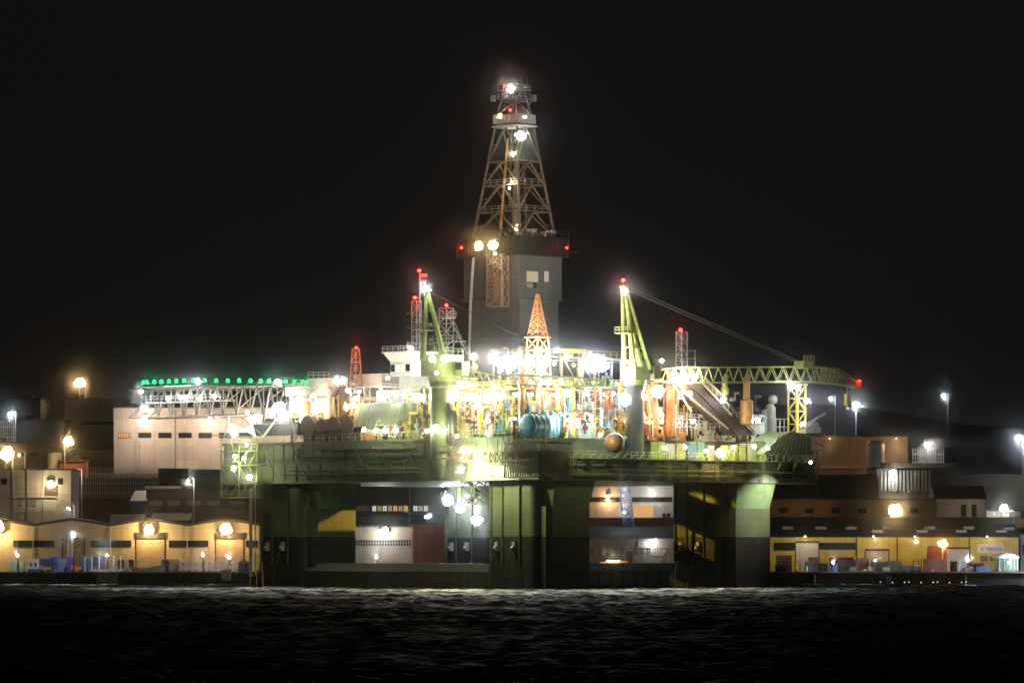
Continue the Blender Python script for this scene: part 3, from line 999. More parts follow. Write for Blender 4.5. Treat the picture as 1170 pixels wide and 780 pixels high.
def rrect(x0, y0, x1, y1, r, n=5):
    p = []
    for (cx, cy, a0) in ((x1 - r, y1 - r, 0), (x0 + r, y1 - r, 90), (x0 + r, y0 + r, 180), (x1 - r, y0 + r, 270)):
        for i in range(n + 1):
            a = R(a0 + 90 * i / n)
            p.append((cx + r * math.cos(a), cy + r * math.sin(a)))
    return p

# pontoons
for (xa, xb) in ((-5.7, 5.4), (40.8, 51.9)):
    m = MB()
    ys_ = [-4.6, -4.2, -3, 62, 63.4, 63.8]
    ins = [1.6, .5, 0, 0, .5, 1.6]
    zc = -2.3
    pts = []
    for (yy, i_) in zip(ys_, ins):
        ring = [(xa + .2 + i_ * .6, -9 + i_), (xb - .2 - i_ * .6, -9 + i_), (xb - i_, -7.5), (xb - i_, 3.0 - i_ * .5), (xb - 1.3 - i_ * .4, 4.4 - i_), (xa + 1.3 + i_ * .4, 4.4 - i_), (xa + i_, 3.0 - i_ * .5), (xa + i_, -7.5)]
        pts.append([(x, yy, z) for x, z in ring])
    vs = [p for r_ in pts for p in r_]
    fs = []
    for a in range(5):
        for i in range(8):
            j = (i + 1) % 8
            fs.append((a * 8 + i, a * 8 + j, a * 8 + 8 + j, a * 8 + 8 + i))
    fs += [tuple(range(8)), tuple(range(40, 48))]
    m.add(vs, fs)
    for k in range(22):
        m.box(xa - .06, -2 + k * 3, -4, xa + .0, -1.85 + k * 3, 2.9)
    m.build('pontoon', PONT, rig)

# columns
for i, (cx, cy) in enumerate(((0, 0), (46.5, 0), (0, 59), (46.5, 59))):
    m = MB()
    poly = rrect(cx - 6.35, cy - 5.8, cx + 5.8, cy + 6.35, 1.7)
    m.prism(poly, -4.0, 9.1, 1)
    m.prism(poly, 9.1, LOW - .01, 0)
    c_ = m.build('column', [HULL_LIT, BOOT], rig, True)
    m = MB()
    q = [(cx - 5.2, cy - 5.6), (cx + 5.5, cy - 5.6), (cx + 5.5, cy - 7.0), (cx + 4.7, cy - 7.8), (cx - 4.4, cy - 7.8), (cx - 5.2, cy - 7.0)][::-1]
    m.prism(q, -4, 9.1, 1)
    m.prism(q, 9.1, 14.2, 0)
    m.build('blister', [HULL_LIT, BOOT], c_)
    m = MB()
    m.hexa([(cx - 4.0, cy - 7.5, 14.21), (cx + 4.9, cy - 7.5, 14.21), (cx + 4.9, cy - 5.6, 14.21), (cx - 4.0, cy - 5.6, 14.21)],
           [(cx - 4.8, cy - 8.7, LOW - .02), (cx + 5.3, cy - 8.7, LOW - .02), (cx + 5.3, cy - 5.6, LOW - .02), (cx - 4.8, cy - 5.6, LOW - .02)])
    m.build('haunch', mat('haunch_green_paint', (.20, .29, .13), .5, 0, .2, .4, .35), c_)
    m = MB()
    for k in (-2.0, 2.2):
        m.tube((cx - 6.55, cy + k, 4), (cx - 6.55, cy + k, LOW), .16, 8)
    m.tube((cx - 6.5, cy + 5.0, 5), (cx - 6.5, cy + 5.0, LOW), .28, 8)
    m.build('caisson_pipe', HULL, c_)
    for k in (-.8, 3.4):
        m = MB()
        m.box(cx - 6.9, cy + k - .35, 6.6, cx - 6.36, cy + k + .35, 8.2)
        m.tube((cx - 6.95, cy + k - .3, 7.1), (cx - 6.95, cy + k + .3, 7.1), .42, 12)
        fl = m.build('fairlead', STEEL, c_)
        ch = MB()
        a = Vector((cx - 7.35, cy + k, 7.0))
        b = Vector((cx - 9.6, cy + k + .4, -1.0))
        for s in range(16):
            ch.bar(a.lerp(b, s / 16), a.lerp(b, (s + .8) / 16), .10 if s % 2 else .16)
        ch.build('anchor_chain', DARK, fl)
    # draught marks
    m = MB()
    for k in range(7):
        m.box(cx + 5.805, cy - 4.4, 1.2 + k * 1.1, cx + 5.84, cy - 3.6, 1.7 + k * 1.1)
    m.build('draught_mark', mat('draught_mark_paint', (.25, .24, .22), .6), c_)['kind'] = 'stuff'
    if i == 2:
        m = MB()
        m.tube((cx - 6.9, cy + 7.6, 2), (cx - 6.9, cy + 7.6, 18.0), .3, 10)
        m.tube((cx - 6.9, cy + 6.4, 2), (cx - 6.9, cy + 6.4, 18.4), .12, 8)
        m.build('riser_pipe', mat('riser_pipe_paint', (.5, .42, .3), .5), c_)
        m = MB()
        for k in range(3):
            m.bar((cx - 7, cy + 7 - k * 1.3, 7 - k), (cx - 10, cy + 4.5 - k * 1.9, -.5), .09)
        m.build('mooring_rope', WOOD, c_)

# hull box
m = MB()
m.box(-9, -9, LOW, XM, YM, HI)
for k in range(26):
    y = -7 + k * 3.1
    m.box(-9.12, y, LOW + .4, -9.0, y + .12, HI - .3)
for k in range(22):
    x = -6 + k * 3.1
    m.box(x, -9.12, LOW + .25, x + .12, -9.0, HI - .2)
m.box(-9.16, -9.16, HI - .25, XM + .16, -9.0, HI - .02).box(-9.16, -9.0, HI - .25, -9.0, YM, HI - .02)
m.build('lower_hull', HULL_LIT, rig)
m = MB()
m.box(-8.6, -2.5, HI, XM - 5, YM, DK)
for k in range(28):
    y = -1.4 + k * 2.6
    m.box(-8.72, y, HI + .2, -8.6, y + .14, DK - .3)
m.box(-8.9, -2.7, DK - .3, -8.6, YM, DK - .01)
# framed hatch outline on the hull side
for (a, b) in (((40, 22.9), (52, 22.9)), ((40, 25.0), (52, 25.0)), ((40, 22.9), (40, 25.0)), ((52, 22.9), (52, 25.0))):
    m.bar((-8.78, a[0], a[1]), (-8.78, b[0], b[1]), .12)
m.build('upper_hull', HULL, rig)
MB().box(-8.9, -2.8, DK, XM - 4.8, YM + .3, DK + .12).build('main_deck', DECKM, rig)
MB().box(-9.4, -9.4, HI, XM + .3, -2.5, HI + .12).build('side_walkway', DECKM, rig)
m = MB()
m.rail([(-9.2, YM, DK + .12), (-9.2, -2.8, DK + .12)], 1.2, 1.7, .05)
m.build('handrail', LIME, rig)
m = MB()
m.rail([(-9.2, -3, HI + .12), (-9.2, -9.3, HI + .12), (XM + .2, -9.3, HI + .12), (XM + .2, -3, HI + .12)], 1.25, 1.5, .055)
m.build('handrail', LIME, rig)
# truss band under the walkway on the right side
m = MB()
for k in range(34):
    a = (-7.6 + 2.05 * k, -9.3, HI - .05)
    m.bar(a, (-7.6 + 2.05 * k, -9.75, HI + .1), .07)
m.bar((-9, -9.75, HI + .1), (XM, -9.75, HI + .1), .09)
for k in range(34):
    m.bar((-7.6 + 2.05 * k, -9.75, HI + .1), (-7.6 + 2.05 * (k + 1), -9.4, HI + 1.2), .06)
m.build('edge_truss', CGREEN, rig)
# pipes hanging under and along the hull
m = MB()
for k, z in enumerate((20.2, 20.9, 23.4, 24.6)):
    xx = -9.4 if z < 22 else -8.95
    m.tube((xx, 18 + k, z), (xx, 56 - k * 3, z), .14, 8)
for y in (24, 31, 37, 46, 53):
    m.bar((-9.35, y, 25.6), (-9.35, y - 4.5, 19.2), .1)
m.build('side_piping', DARK, rig)

# pixel-placed boxes
def fbox(mb, px0, py0, px1, py1, pl, d, mi=0):
    """box whose front face stands on a plane of the rig and fills the given stretch of it"""
    a = L(px0, py1, pl)
    b = L(px1, py0, pl)
    z0 = L((px0 + px1) / 2, py1, pl).z
    z1 = L((px0 + px1) / 2, py0, pl).z
    if pl[0] == 'x':
        return mb.box(pl[1], min(a.y, b.y), z0, pl[1] + d, max(a.y, b.y), z1, mi)
    return mb.box(min(a.x, b.x), pl[1], z0, max(a.x, b.x), pl[1] + d, z1, mi)

# near corner winch house, dark
m = MB()
m.box(-10.9, -10.9, 20.0, -4.2, -9.42, 23.6)
m.box(-10.9, -9.42, 20.0, -9.42, -4.2, 23.6)
for z in (19.1, 22.0, 24.9):
    m.bar((-11.7, -11.7, z), (-11.7, -3.6, z), .15).bar((-11.7, -11.7, z), (-3.6, -11.7, z), .15)
    m.bar((-11.7, -3.6, z), (-9.42, -3.6, z), .15).bar((-3.6, -11.7, z), (-3.6, -9.42, z), .15)
for k in range(14):
    m.bar((-11.7, -11.4 + k * .58, 19.2), (-11.7, -10.9 + k * .58, 24.8), .09)
    m.bar((-11.4 + k * .58, -11.7, 19.2), (-10.9 + k * .58, -11.7, 24.8), .09)
    m.bar((-11.7, -10.9 + k * .58, 19.2), (-11.7, -11.4 + k * .58, 24.8), .06)
    m.bar((-10.9 + k * .58, -11.7, 19.2), (-11.4 + k * .58, -11.7, 24.8), .06)
m.box(-12.0, -12.0, 25.0, -3.3, -9.42, 25.15)
m.box(-12.0, -9.42, 25.0, -9.42, -3.3, 25.15)
m.rail([(-11.9, -3.4, 25.15), (-11.9, -11.9, 25.15), (-3.4, -11.9, 25.15)], 1.1, 1.1, .05)
m.bar((-8, -12, 25.2), (-5.5, -11.6, 27.2), .12)
m.build('winch_house', mat('winch_house_brown', (.11, .060, .038), .6, 0, .4, .8, .4), rig)
# gangway truss along the left face towards it
a, b = L(504, 505, ('x', -10.6)), L(592, 505, ('x', -10.6))
m = MB()
n = 12
for side in (-11.4, -9.7):
    pt, pb = [], []
    for k in range(n + 1):
        y = a.y + (b.y - a.y) * k / n
        pt.append(Vector((side, y, 23.6)))
        pb.append(Vector((side, y, 22.6 - 1.7 * k / n)))
    for k in range(n):
        m.bar(pt[k], pt[k + 1], .13)
        m.bar(pb[k], pb[k + 1], .13)
        m.bar(pt[k], pb[k + 1], .08)
        m.bar(pb[k], pt[k], .08)
        m.bar(pb[k], pt[k + 1], .08)
for k in range(n + 1):
    y = a.y + (b.y - a.y) * k / n
    m.bar((-11.4, y, 23.6), (-9.7, y, 23.6), .08)
m.rail([(-11.4, a.y, 23.6), (-11.4, b.y, 23.6)], 1.1, 1.5, .05)
m.build('gangway_truss', BROWN, rig)
# stairs under the deck, left of the near column
p = L(541, 540, ('x', -6.0))
m = MB()
m.lattice([(p.x - 1.3, p.y - 1.6, 14.6), (p.x + 1.3, p.y - 1.6, 14.6), (p.x + 1.3, p.y + 1.6, 14.6), (p.x - 1.3, p.y + 1.6, 14.6)],
          [(p.x - 1.3, p.y - 1.6, 22.4), (p.x + 1.3, p.y - 1.6, 22.4), (p.x + 1.3, p.y + 1.6, 22.4), (p.x - 1.3, p.y + 1.6, 22.4)], 5, .11, .07, True)
for k in range(4):
    z = 14.8 + k * 1.9
    s = 1 if k % 2 else -1
    m.hexa([(p.x - .5, p.y - 1.4 * s, z), (p.x + .5, p.y - 1.4 * s, z), (p.x + .5, p.y - 1.2 * s, z), (p.x - .5, p.y - 1.2 * s, z)],
           [(p.x - .5, p.y + 1.2 * s, z + 1.9), (p.x + .5, p.y + 1.2 * s, z + 1.9), (p.x + .5, p.y + 1.4 * s, z + 1.9), (p.x - .5, p.y + 1.4 * s, z + 1.9)])
    m.box(p.x - 1.25, p.y - 1.55, z, p.x + 1.25, p.y + 1.55, z + .06)
m.build('stair_tower', STEEL, rig)
# platforms hung below the hull at the far left end
m = MB()
a, b = L(258, 520, ('x', -10.4)), L(299, 520, ('x', -10.4))
for z in (24.6, 22.0, 19.0, 16.2):
    m.box(-11.6, b.y + (1 if z < 18 else 0), z, -9.16, a.y, z + .12)
    m.rail([(-11.5, b.y + (1 if z < 18 else 0), z + .1), (-11.5, a.y, z + .1)], 1.1, 1.4, .05)
for y in (b.y, (a.y + b.y) / 2, a.y):
    m.bar((-11.5, y, 16.2 if y > b.y else 19), (-11.5, y, 25.8), .11)
for k in range(4):
    y = b.y + (a.y - b.y) * k / 4
    m.bar((-11.5, y, 19.1), (-11.5, y + (a.y - b.y) / 4, 22), .07)
    m.bar((-11.5, y + (a.y - b.y) / 4, 16.3), (-11.5, y, 19), .07)
    m.bar((-11.5, y, 24.6), (-11.5, y + (a.y - b.y) / 4, 22), .07)
m.build('access_platform', CGREEN, rig)
m = MB()
for k, (px, py, qx, qy) in enumerate(((244, 497, 288, 500), (262, 500, 282, 560), (292, 500, 318, 548), (268, 470, 300, 497))):
    m.bar(L(px, py, ('x', -12)), L(qx, qy, ('x', -9.5)), .10)
m.build('raking_strut', CGREEN, rig)

# ---------------------------------------------------------------- generic plant modules on deck
rnd = random.Random(11)
PIPEM = [BEIGE, ORANGE, WHITE, YELLOW, STEEL, BLUE, BEIGE, WHITE]
def module(x0, y0, x1, y1, z0, lv, h, seed, fm, eq=8, pv=9, label=None, mats_=None):
    r_ = random.Random(seed)
    mats_ = mats_ or PIPEM
    g = MB()
    nxx = max(1, round((x1 - x0) / 4.5))
    nyy = max(1, round((y1 - y0) / 4.5))
    zt = z0 + lv * h
    for i in range(nxx + 1):
        for j in range(nyy + 1):
            if 0 < i < nxx and 0 < j < nyy:
                continue
            x, y = x0 + (x1 - x0) * i / nxx, y0 + (y1 - y0) * j / nyy
            g.bar((x, y, z0), (x, y, zt), .2)
    for k in range(1, lv + 1):
        z = z0 + k * h - .25
        for (a, b) in (((x0, y0), (x1, y0)), ((x1, y0), (x1, y1)), ((x1, y1), (x0, y1)), ((x0, y1), (x0, y0))):
            g.bar((a[0], a[1], z), (b[0], b[1], z), .17)
        zz = z0 + (k - 1) * h
        for i in range(nxx):
            xa, xb = x0 + (x1 - x0) * i / nxx, x0 + (x1 - x0) * (i + 1) / nxx
            if r_.random() < .6:
                g.bar((xa, y0, zz), (xb, y0, zz + h), .09) if r_.random() < .5 else g.bar((xb, y0, zz), (xa, y0, zz + h), .09)
        for j in range(nyy):
            ya, yb = y0 + (y1 - y0) * j / nyy, y0 + (y1 - y0) * (j + 1) / nyy
            if r_.random() < .6:
                g.bar((x0, ya, zz), (x0, yb, zz + h), .09) if r_.random() < .5 else g.bar((x0, yb, zz), (x0, ya, zz + h), .09)
    fr = g.build('steel_frame', fm, rig)
    if label:
        fr['label'] = label
    for k in range(1, lv + 1):
        z = z0 + k * h
        d = MB().box(x0 - .5, y0 - .5, z - .1, x1 + .5, y1 + .5, z)
        dk = d.build('grating_deck', DECKM, fr)
        MB().rail([(x0 - .45, y1 + .4, z), (x0 - .45, y0 - .45, z), (x1 + .4, y0 - .45, z)], 1.1, 1.6, .05).build('handrail', r_.choice([YELLOW, LIME, STEEL]), fr)
    for k in range(eq):
        lvl = r_.randrange(lv)
        z = z0 + lvl * h + .02
        sx, sy, sz = r_.uniform(1, 3.4), r_.uniform(1, 3.4), r_.uniform(1.1, h * .8)
        if r_.random() < .5:
            x, y = x0 + .4, r_.uniform(y0 + .3, max(y0 + .4, y1 - sy))
        else:
            x, y = r_.uniform(x0 + .3, max(x0 + .4, x1 - sx)), y0 + .4
        e = MB()
        e.box(x, y, z, x + sx, y + sy, z + sz)
        e.box(x - .05, y + .15, z + sz * .2, x - .005, y + sy - .15, z + sz * .8)
        e.box(x + .15, y - .05, z + sz * .2, x + sx - .15, y - .005, z + sz * .8)
        e.tube((x + sx * .5, y + sy * .5, z + sz), (x + sx * .5, y + sy * .5, z + sz + .5), .25, 8)
        e.build('equipment_skid', r_.choice(mats_ + [GREYW, CGREEN]), fr)
    for k in range(pv):
        e = MB()
        rr = r_.uniform(.12, .4)
        if r_.random() < .55:
            x, y = x0 - .25 - r_.random() * .2, r_.uniform(y0, y1)
        else:
            x, y = r_.uniform(x0, x1), y0 - .25 - r_.random() * .2
        zb, ztp = z0 + r_.uniform(0, 1), zt - r_.uniform(-1.5, h)
        e.tube((x, y, zb), (x, y, ztp), rr, 8)
        e.tube((x, y, ztp - .05), (x + r_.uniform(.8, 2), y + r_.uniform(.8, 2), ztp - .05), rr, 8)
        for q_ in range(3):
            zz = zb + (ztp - zb) * (q_ + .5) / 3
            e.tube((x, y, zz - .08), (x, y, zz + .08), rr * 1.35, 8)
        e.build('process_pipe', r_.choice(mats_), fr, True)
    for k in range(2):
        e = MB()
        rr = r_.uniform(.55, 1.0)
        x, y = r_.uniform(x0 + 1.2, x1 - 1.2), r_.uniform(y0 + .8, min(y0 + 3.5, y1 - 1))
        if k == 0:
            x, y = x0 + 1.3, r_.uniform(y0 + 1.2, y1 - 1.2)
        zb = z0 + .1
        hh = h * r_.uniform(.9, 1.5)
        e.lathe((x, y, zb), [(.1, 0), (rr * .8, .15), (rr, .5), (rr, hh - .5), (rr * .7, hh - .1), (.1, hh)], 16)
        e.build('pressure_vessel', r_.choice(mats_), fr, True)
    return fr

ZD = DK + .12
module(-5, -1.6, 8.5, 14, ZD, 2, 4.3, 3, ORANGE, 10, 16, 'orange framed pipework module at the near corner')
module(9.5, -1.2, 24, 11, ZD, 2, 4.6, 5, BEIGE, 10, 16, 'pale module with many vertical pipes')
module(25.5, -1.0, 36, 11, ZD, 2, 4.6, 8, ORANGE, 8, 12, None, [ORANGE, BEIGE, BROWN, WHITE])
module(-4.5, 17.5, 6, 28.5, ZD, 2, 4.2, 13, BEIGE, 8, 10, None, [BEIGE, WHITE, STEEL, YELLOW])
module(10, 12.5, 40, 21, ZD, 3, 5.0, 17, STEEL, 10, 14, 'tall lit pipe rack module in front of the derrick', [BEIGE, WHITE, ORANGE, STEEL])
module(30, 23, 52, 40, ZD, 2, 5.0, 19, STEEL, 6, 8)
module(-5, 46.5, 6, 57.5, ZD, 2, 4.1, 23, BEIGE, 6, 8, 'warm lit module beside the anchor windlasses', [WHITE, BEIGE, ORANGE, YELLOW])
module(8, 44, 22, 60, ZD, 2, 5.2, 29, STEEL, 6, 6, None, [WHITE, BEIGE, GREYW])
module(48.5, -1.0, 56, 8, ZD, 1, 4.0, 31, YELLOW, 5, 8, None, [YELLOW, WHITE, GREENP])

BULK = []
for (x0, y0, x1, y1, lv, h, cc) in ((-5, -1.6, 8.5, 14, 2, 4.3, 'warm'), (9.5, -1.2, 24, 11, 2, 4.6, 'warm'), (25.5, -1.0, 36, 11, 2, 4.6, 'orange'), (-4.5, 17.5, 6, 28.5, 2, 4.2, 'white'), (10, 12.5, 40, 21, 3, 5.0, 'white'), (-5, 46.5, 6, 57.5, 2, 4.1, 'warm'), (8, 44, 22, 60, 2, 5.2, 'white'), (48.5, -1.0, 56, 8, 1, 4.0, 'lime')):
    rb = random.Random(int(x0 * 7 + y1 * 3))
    for k in range(lv):
        z = ZD + k * h + h - .9 - rb.random() * .8
        n1, n2 = max(1, int((y1 - y0) / 4.2)), max(1, int((x1 - x0) / 4.2))
        for i in range(n1):
            BULK.append(((x0 - .75, y0 + (y1 - y0) * (i + .2 + .6 * rb.random()) / n1, z), cc))
        for i in range(n2):
            BULK.append(((x0 + (x1 - x0) * (i + .2 + .6 * rb.random()) / n2, y0 - .75, z), cc))
rb = random.Random(4)
rb.shuffle(BULK)
for (p_, cc) in BULK[:78]:
    add_lamp(p_, cc if rb.random() < .7 else rb.choice(['white', 'sodium', 'cool']), rb.uniform(14, 34), rb.uniform(.3, .5), rig, 'bulkhead_lamp')

# tangled service pipes, hoses and valves in front of the modules
rp = random.Random(21)
for k in range(92):
    if k < 46:
        fx_, lo_, hi_ = (lambda t, d: (-5.9 - d, t)), -1.5, 30
    else:
        fx_, lo_, hi_ = (lambda t, d: (t, -2.3 - d * .3)), -3, 54
    t_ = rp.uniform(lo_, hi_)
    d_ = rp.uniform(0, 1.3)
    z_ = ZD + rp.uniform(.1, 1.5)
    m = MB()
    rr_ = rp.uniform(.07, .2)
    a_ = Vector((*fx_(t_, d_), z_))
    for s_ in range(rp.randrange(3, 7)):
        if s_ % 2 == 0:
            z_ = max(ZD + .1, min(ZD + 8.8, z_ + rp.uniform(.8, 3.4) * (1 if rp.random() < .75 else -1)))
        else:
            t_ += rp.uniform(.5, 2.4) * rp.choice((-1, 1))
        b_ = Vector((*fx_(t_, d_), z_))
        m.tube(a_, b_, rr_, 6)
        m.sphere(b_, rr_ * 1.25, 6, 4)
        if rp.random() < .5:
            c_ = a_.lerp(b_, .5)
            m.box(c_.x - rr_ * 2, c_.y - rr_ * 2, c_.z - rr_ * 2, c_.x + rr_ * 2, c_.y + rr_ * 2, c_.z + rr_ * 2)
            m.tube(c_, c_ + Vector((-.35, -.35, .1)), rr_ * .5, 6)
            m.tube(c_ + Vector((-.34, -.34, .1)), c_ + Vector((-.40, -.40, .1)), rr_ * 2.0, 8)
        a_ = b_
    m.build('service_pipe', rp.choice([BEIGE, ORANGE, WHITE, YELLOW, STEEL, DARK, RED, LIME, BROWN]), rig)

# ladders, brackets and cable trays on the right hull side
for k in range(15):
    x_ = -1.5 + k * 4.1
    m = MB()
    if k % 3 == 0:
        for s_ in (-.28, .28):
            m.bar((x_ + s_, -9.5, LOW + .2), (x_ + s_, -9.5, HI + 1.3), .05)
        for q in range(12):
            m.bar((x_ - .28, -9.5, LOW + .4 + q * .36), (x_ + .28, -9.5, LOW + .4 + q * .36), .03)
        m.build('ladder', LIME, rig)
    else:
        m.extr([(x_, -9.13, HI - .3), (x_, -10.2, HI - .1), (x_, -10.2, HI + .05), (x_, -9.13, HI - 1.6)], (.14, 0, 0))
        m.box(x_ - .6, -10.4, HI + .05, x_ + .8, -9.45, HI + .11)
        m.build('bracket', CGREEN, rig)
for (z_, x0_, x1_) in ((LOW + 1.1, -2, 40), (LOW + 1.9, 8, 60), (LOW + 2.7, -6, 26)):
    m = MB()
    m.tube((x0_, -9.36, z_), (x1_, -9.36, z_), .11, 6)
    for q in range(int((x1_ - x0_) / 3)):
        m.box(x0_ + q * 3, -9.48, z_ - .16, x0_ + q * 3 + .14, -9.13, z_ + .16)
    m.build('hull_pipe', CGREEN, rig)

# accommodation, left of the crane
m = MB()
fbox(m, 408, 461, 470, 489, ('x', -6.2), 12)
a0, a1 = L(462, 461, ('x', -6.2)).y, L(410, 461, ('x', -6.2)).y
zt_, zb_ = L(436, 461, ('x', -6.2)).z, L(436, 487, ('x', -6.2)).z
m.hexa([(-8.0, a0, zb_), (-6.21, a0, zb_), (-6.21, a1, zb_), (-8.0, a1, zb_)], [(-6.5, a0, zt_), (-6.21, a0, zt_), (-6.21, a1, zt_), (-6.5, a1, zt_)])
for k in range(16):
    y = a0 + (a1 - a0) * (k + .5) / 16
    m.hexa([(-8.14, y - .06, zb_ + .1), (-8.0, y - .06, zb_ + .1), (-8.0, y + .06, zb_ + .1), (-8.14, y + .06, zb_ + .1)],
           [(-6.64, y - .06, zt_ - .1), (-6.5, y - .06, zt_ - .1), (-6.5, y + .06, zt_ - .1), (-6.64, y + .06, zt_ - .1)])
m.build('sloped_deckhouse', mat('deckhouse_olive_paint', (.22, .25, .15), .5, 0, .2, .5, .35), rig)
m = MB()
fbox(m, 430, 446, 512, 461, ('x', -3.5), 14)
fbox(m, 456, 430, 490, 446, ('x', -2.5), 12)
fbox(m, 404, 427, 436, 441, ('x', 0), 10)
acc = m.build('deckhouse', WHITE, rig)
for k in range(9):
    MB_ = MB()
    fbox(MB_, 434 + k * 8.4, 450.5, 438 + k * 8.4, 455, ('x', -3.56), .055)
    MB_.build('window', emit('porthole_glow', (1.0, .85, .55), 1.6) if k % 3 != 1 else GLASS, acc)
m = MB()
for (pz, xx) in ((461, -4.6), (446, -4.6)):
    a, b = L(404 if pz == 461 else 430, pz, ('x', xx)), L(514, pz, ('x', xx))
    m.box(xx, b.y, a.z - .15, xx + 1.2, a.y, a.z)
    m.rail([(xx, a.y, a.z), (xx, b.y, a.z)], 1.1, 1.4, .05)
m.build('balcony', STEEL, acc)
# bridge with flared top
pl = ('x', -3.0)
a, b = L(446, 430, pl), L(469, 430, pl)
zb, z1, zt = L(457, 430, pl).z, L(457, 413, pl).z, L(457, 403, pl).z
m = MB()
m.box(-3, b.y, zb, 4, a.y, z1)
m.hexa([(-3, b.y, z1), (4, b.y, z1), (4, a.y, z1), (-3, a.y, z1)], [(-3.9, b.y - .5, zt), (4.4, b.y - .5, zt), (4.4, a.y + .9, zt), (-3.9, a.y + .9, zt)])
m.box(-4.1, b.y - .7, zt, 4.6, a.y + 1.1, zt + .25)
m.rail([(-4, a.y + 1, zt + .25), (-4, b.y - .6, zt + .25)], .9, 1.2, .05)
br = m.build('control_cabin', WHITE, rig)
for k in range(4):
    y0_, y1_ = b.y + (a.y - b.y) * (k + .12) / 4, b.y + (a.y - b.y) * (k + .88) / 4
    MB().box(-3.07, y0_, zb + .9, -3.005, y1_, z1 - .5).build('window', emit('cabin_glow', (1.0, .97, .8), 1.1) if k in (1, 2) else GLASS, br)
m = MB()
for k in range(5):
    y = b.y + k * .9
    m.bar((-2, y, zt + .2), (-2, y, zt + .9 + (k % 3) * .6), .05)
m.build('whip_aerial', STEEL, br)

# anchor windlasses and domes near the left corner
for k, (px, py, rr) in enumerate(((352, 487, 1.9), (368, 488, 1.5), (381, 487, 1.7), (396, 486, 1.8))):
    c = L(px, py, ('x', -7.6))
    m = MB()
    m.tube((c.x - .9, c.y - .9, c.z), (c.x + 1.2, c.y - .9, c.z), rr * .6, 14)
    for xx in (-.9, .3, 1.2):
        m.tube((c.x + xx - .1, c.y - .9, c.z), (c.x + xx + .1, c.y - .9, c.z), rr, 18)
    wl = m.build('anchor_windlass', BROWN, rig, True)
    MB().box(c.x - 1.0, c.y - 2.0, ZD, c.x + 1.5, c.y + .3, c.z - rr * .55).build('bed_frame', DARK, wl)
m = MB()
fbox(m, 290, 484, 340, 497, ('x', -7.2), 3.5)
fbox(m, 300, 478, 330, 484, ('x', -6.6), 2.5)
m.build('winch_cabin', DARK, rig)
for px in (380, 392):
    c = L(px, 462, ('x', -3.0))
    z1 = L(px, 441, ('x', -3.0)).z
    MB().lathe((c.x, c.y, c.z - 3), [(1.25, 0), (1.25, z1 - c.z + 1.2), (1.0, z1 - c.z + 2.3), (.5, z1 - c.z + 2.9), (.1, z1 - c.z + 3.0)], 16).build('exhaust_stack', BROWN, rig, True)

# helideck
HC = Vector((-9.2, 70.5, 36.2))
heli = MB()
rr = 14.8
oc = [(HC.x + rr * math.cos(R(22.5 + 45 * k)) / math.cos(R(22.5)), HC.y + rr * math.sin(R(22.5 + 45 * k)) / math.cos(R(22.5))) for k in range(8)]
heli.prism(oc, HC.z, HC.z + .45, 0)
hd = heli.build('helideck', mat('helideck_paint', (.05, .10, .07), .6, 0, .3, .4), rig)
m = MB()
for k in range(8):
    a, b = oc[k], oc[(k + 1) % 8]
    for q in range(7):
        x, y = a[0] + (b[0] - a[0]) * q / 7, a[1] + (b[1] - a[1]) * q / 7
        d = Vector((x - HC.x, y - HC.y, 0)).normalized()
        m.bar((x, y, HC.z + .1), (x + d.x * 1.3, y + d.y * 1.3, HC.z + .75), .06)
    d0 = Vector((a[0] - HC.x, a[1] - HC.y, 0)).normalized() * 1.3
    d1 = Vector((b[0] - HC.x, b[1] - HC.y, 0)).normalized() * 1.3
    for f in (.35, .7, 1):
        m.bar((a[0] + d0.x * f, a[1] + d0.y * f, HC.z + .1 + .65 * f), (b[0] + d1.x * f, b[1] + d1.y * f, HC.z + .1 + .65 * f), .045)
m.build('safety_net', mat('net_green', (.08, .25, .15), .6), hd)
GL = emit('green_lens', CO['green'], 1.7)
gl0 = None
k = 0
for e in range(8):
    a, b = oc[e], oc[(e + 1) % 8]
    for q in range(6):
        x, y = a[0] + (b[0] - a[0]) * (q + .5) / 6, a[1] + (b[1] - a[1]) * (q + .5) / 6
        g = MB().lathe((x, y, HC.z + .45), [(.36, 0), (.38, .25), (.3, .6), (.1, .75)], 10).build('perimeter_light', GL, hd, True)
        if q in (1, 4):
            ld = bpy.data.lights.new('green_glow', 'POINT')
            ld.energy = 14 * 12.57
            ld.color = CO['green']
            ld.shadow_soft_size = .12
            lo = bpy.data.objects.new('green_glow', ld)
            lo.parent = g
            lo.location = (x - HC.x * 0, y, HC.z + 1.5)
            COL.objects.link(lo)
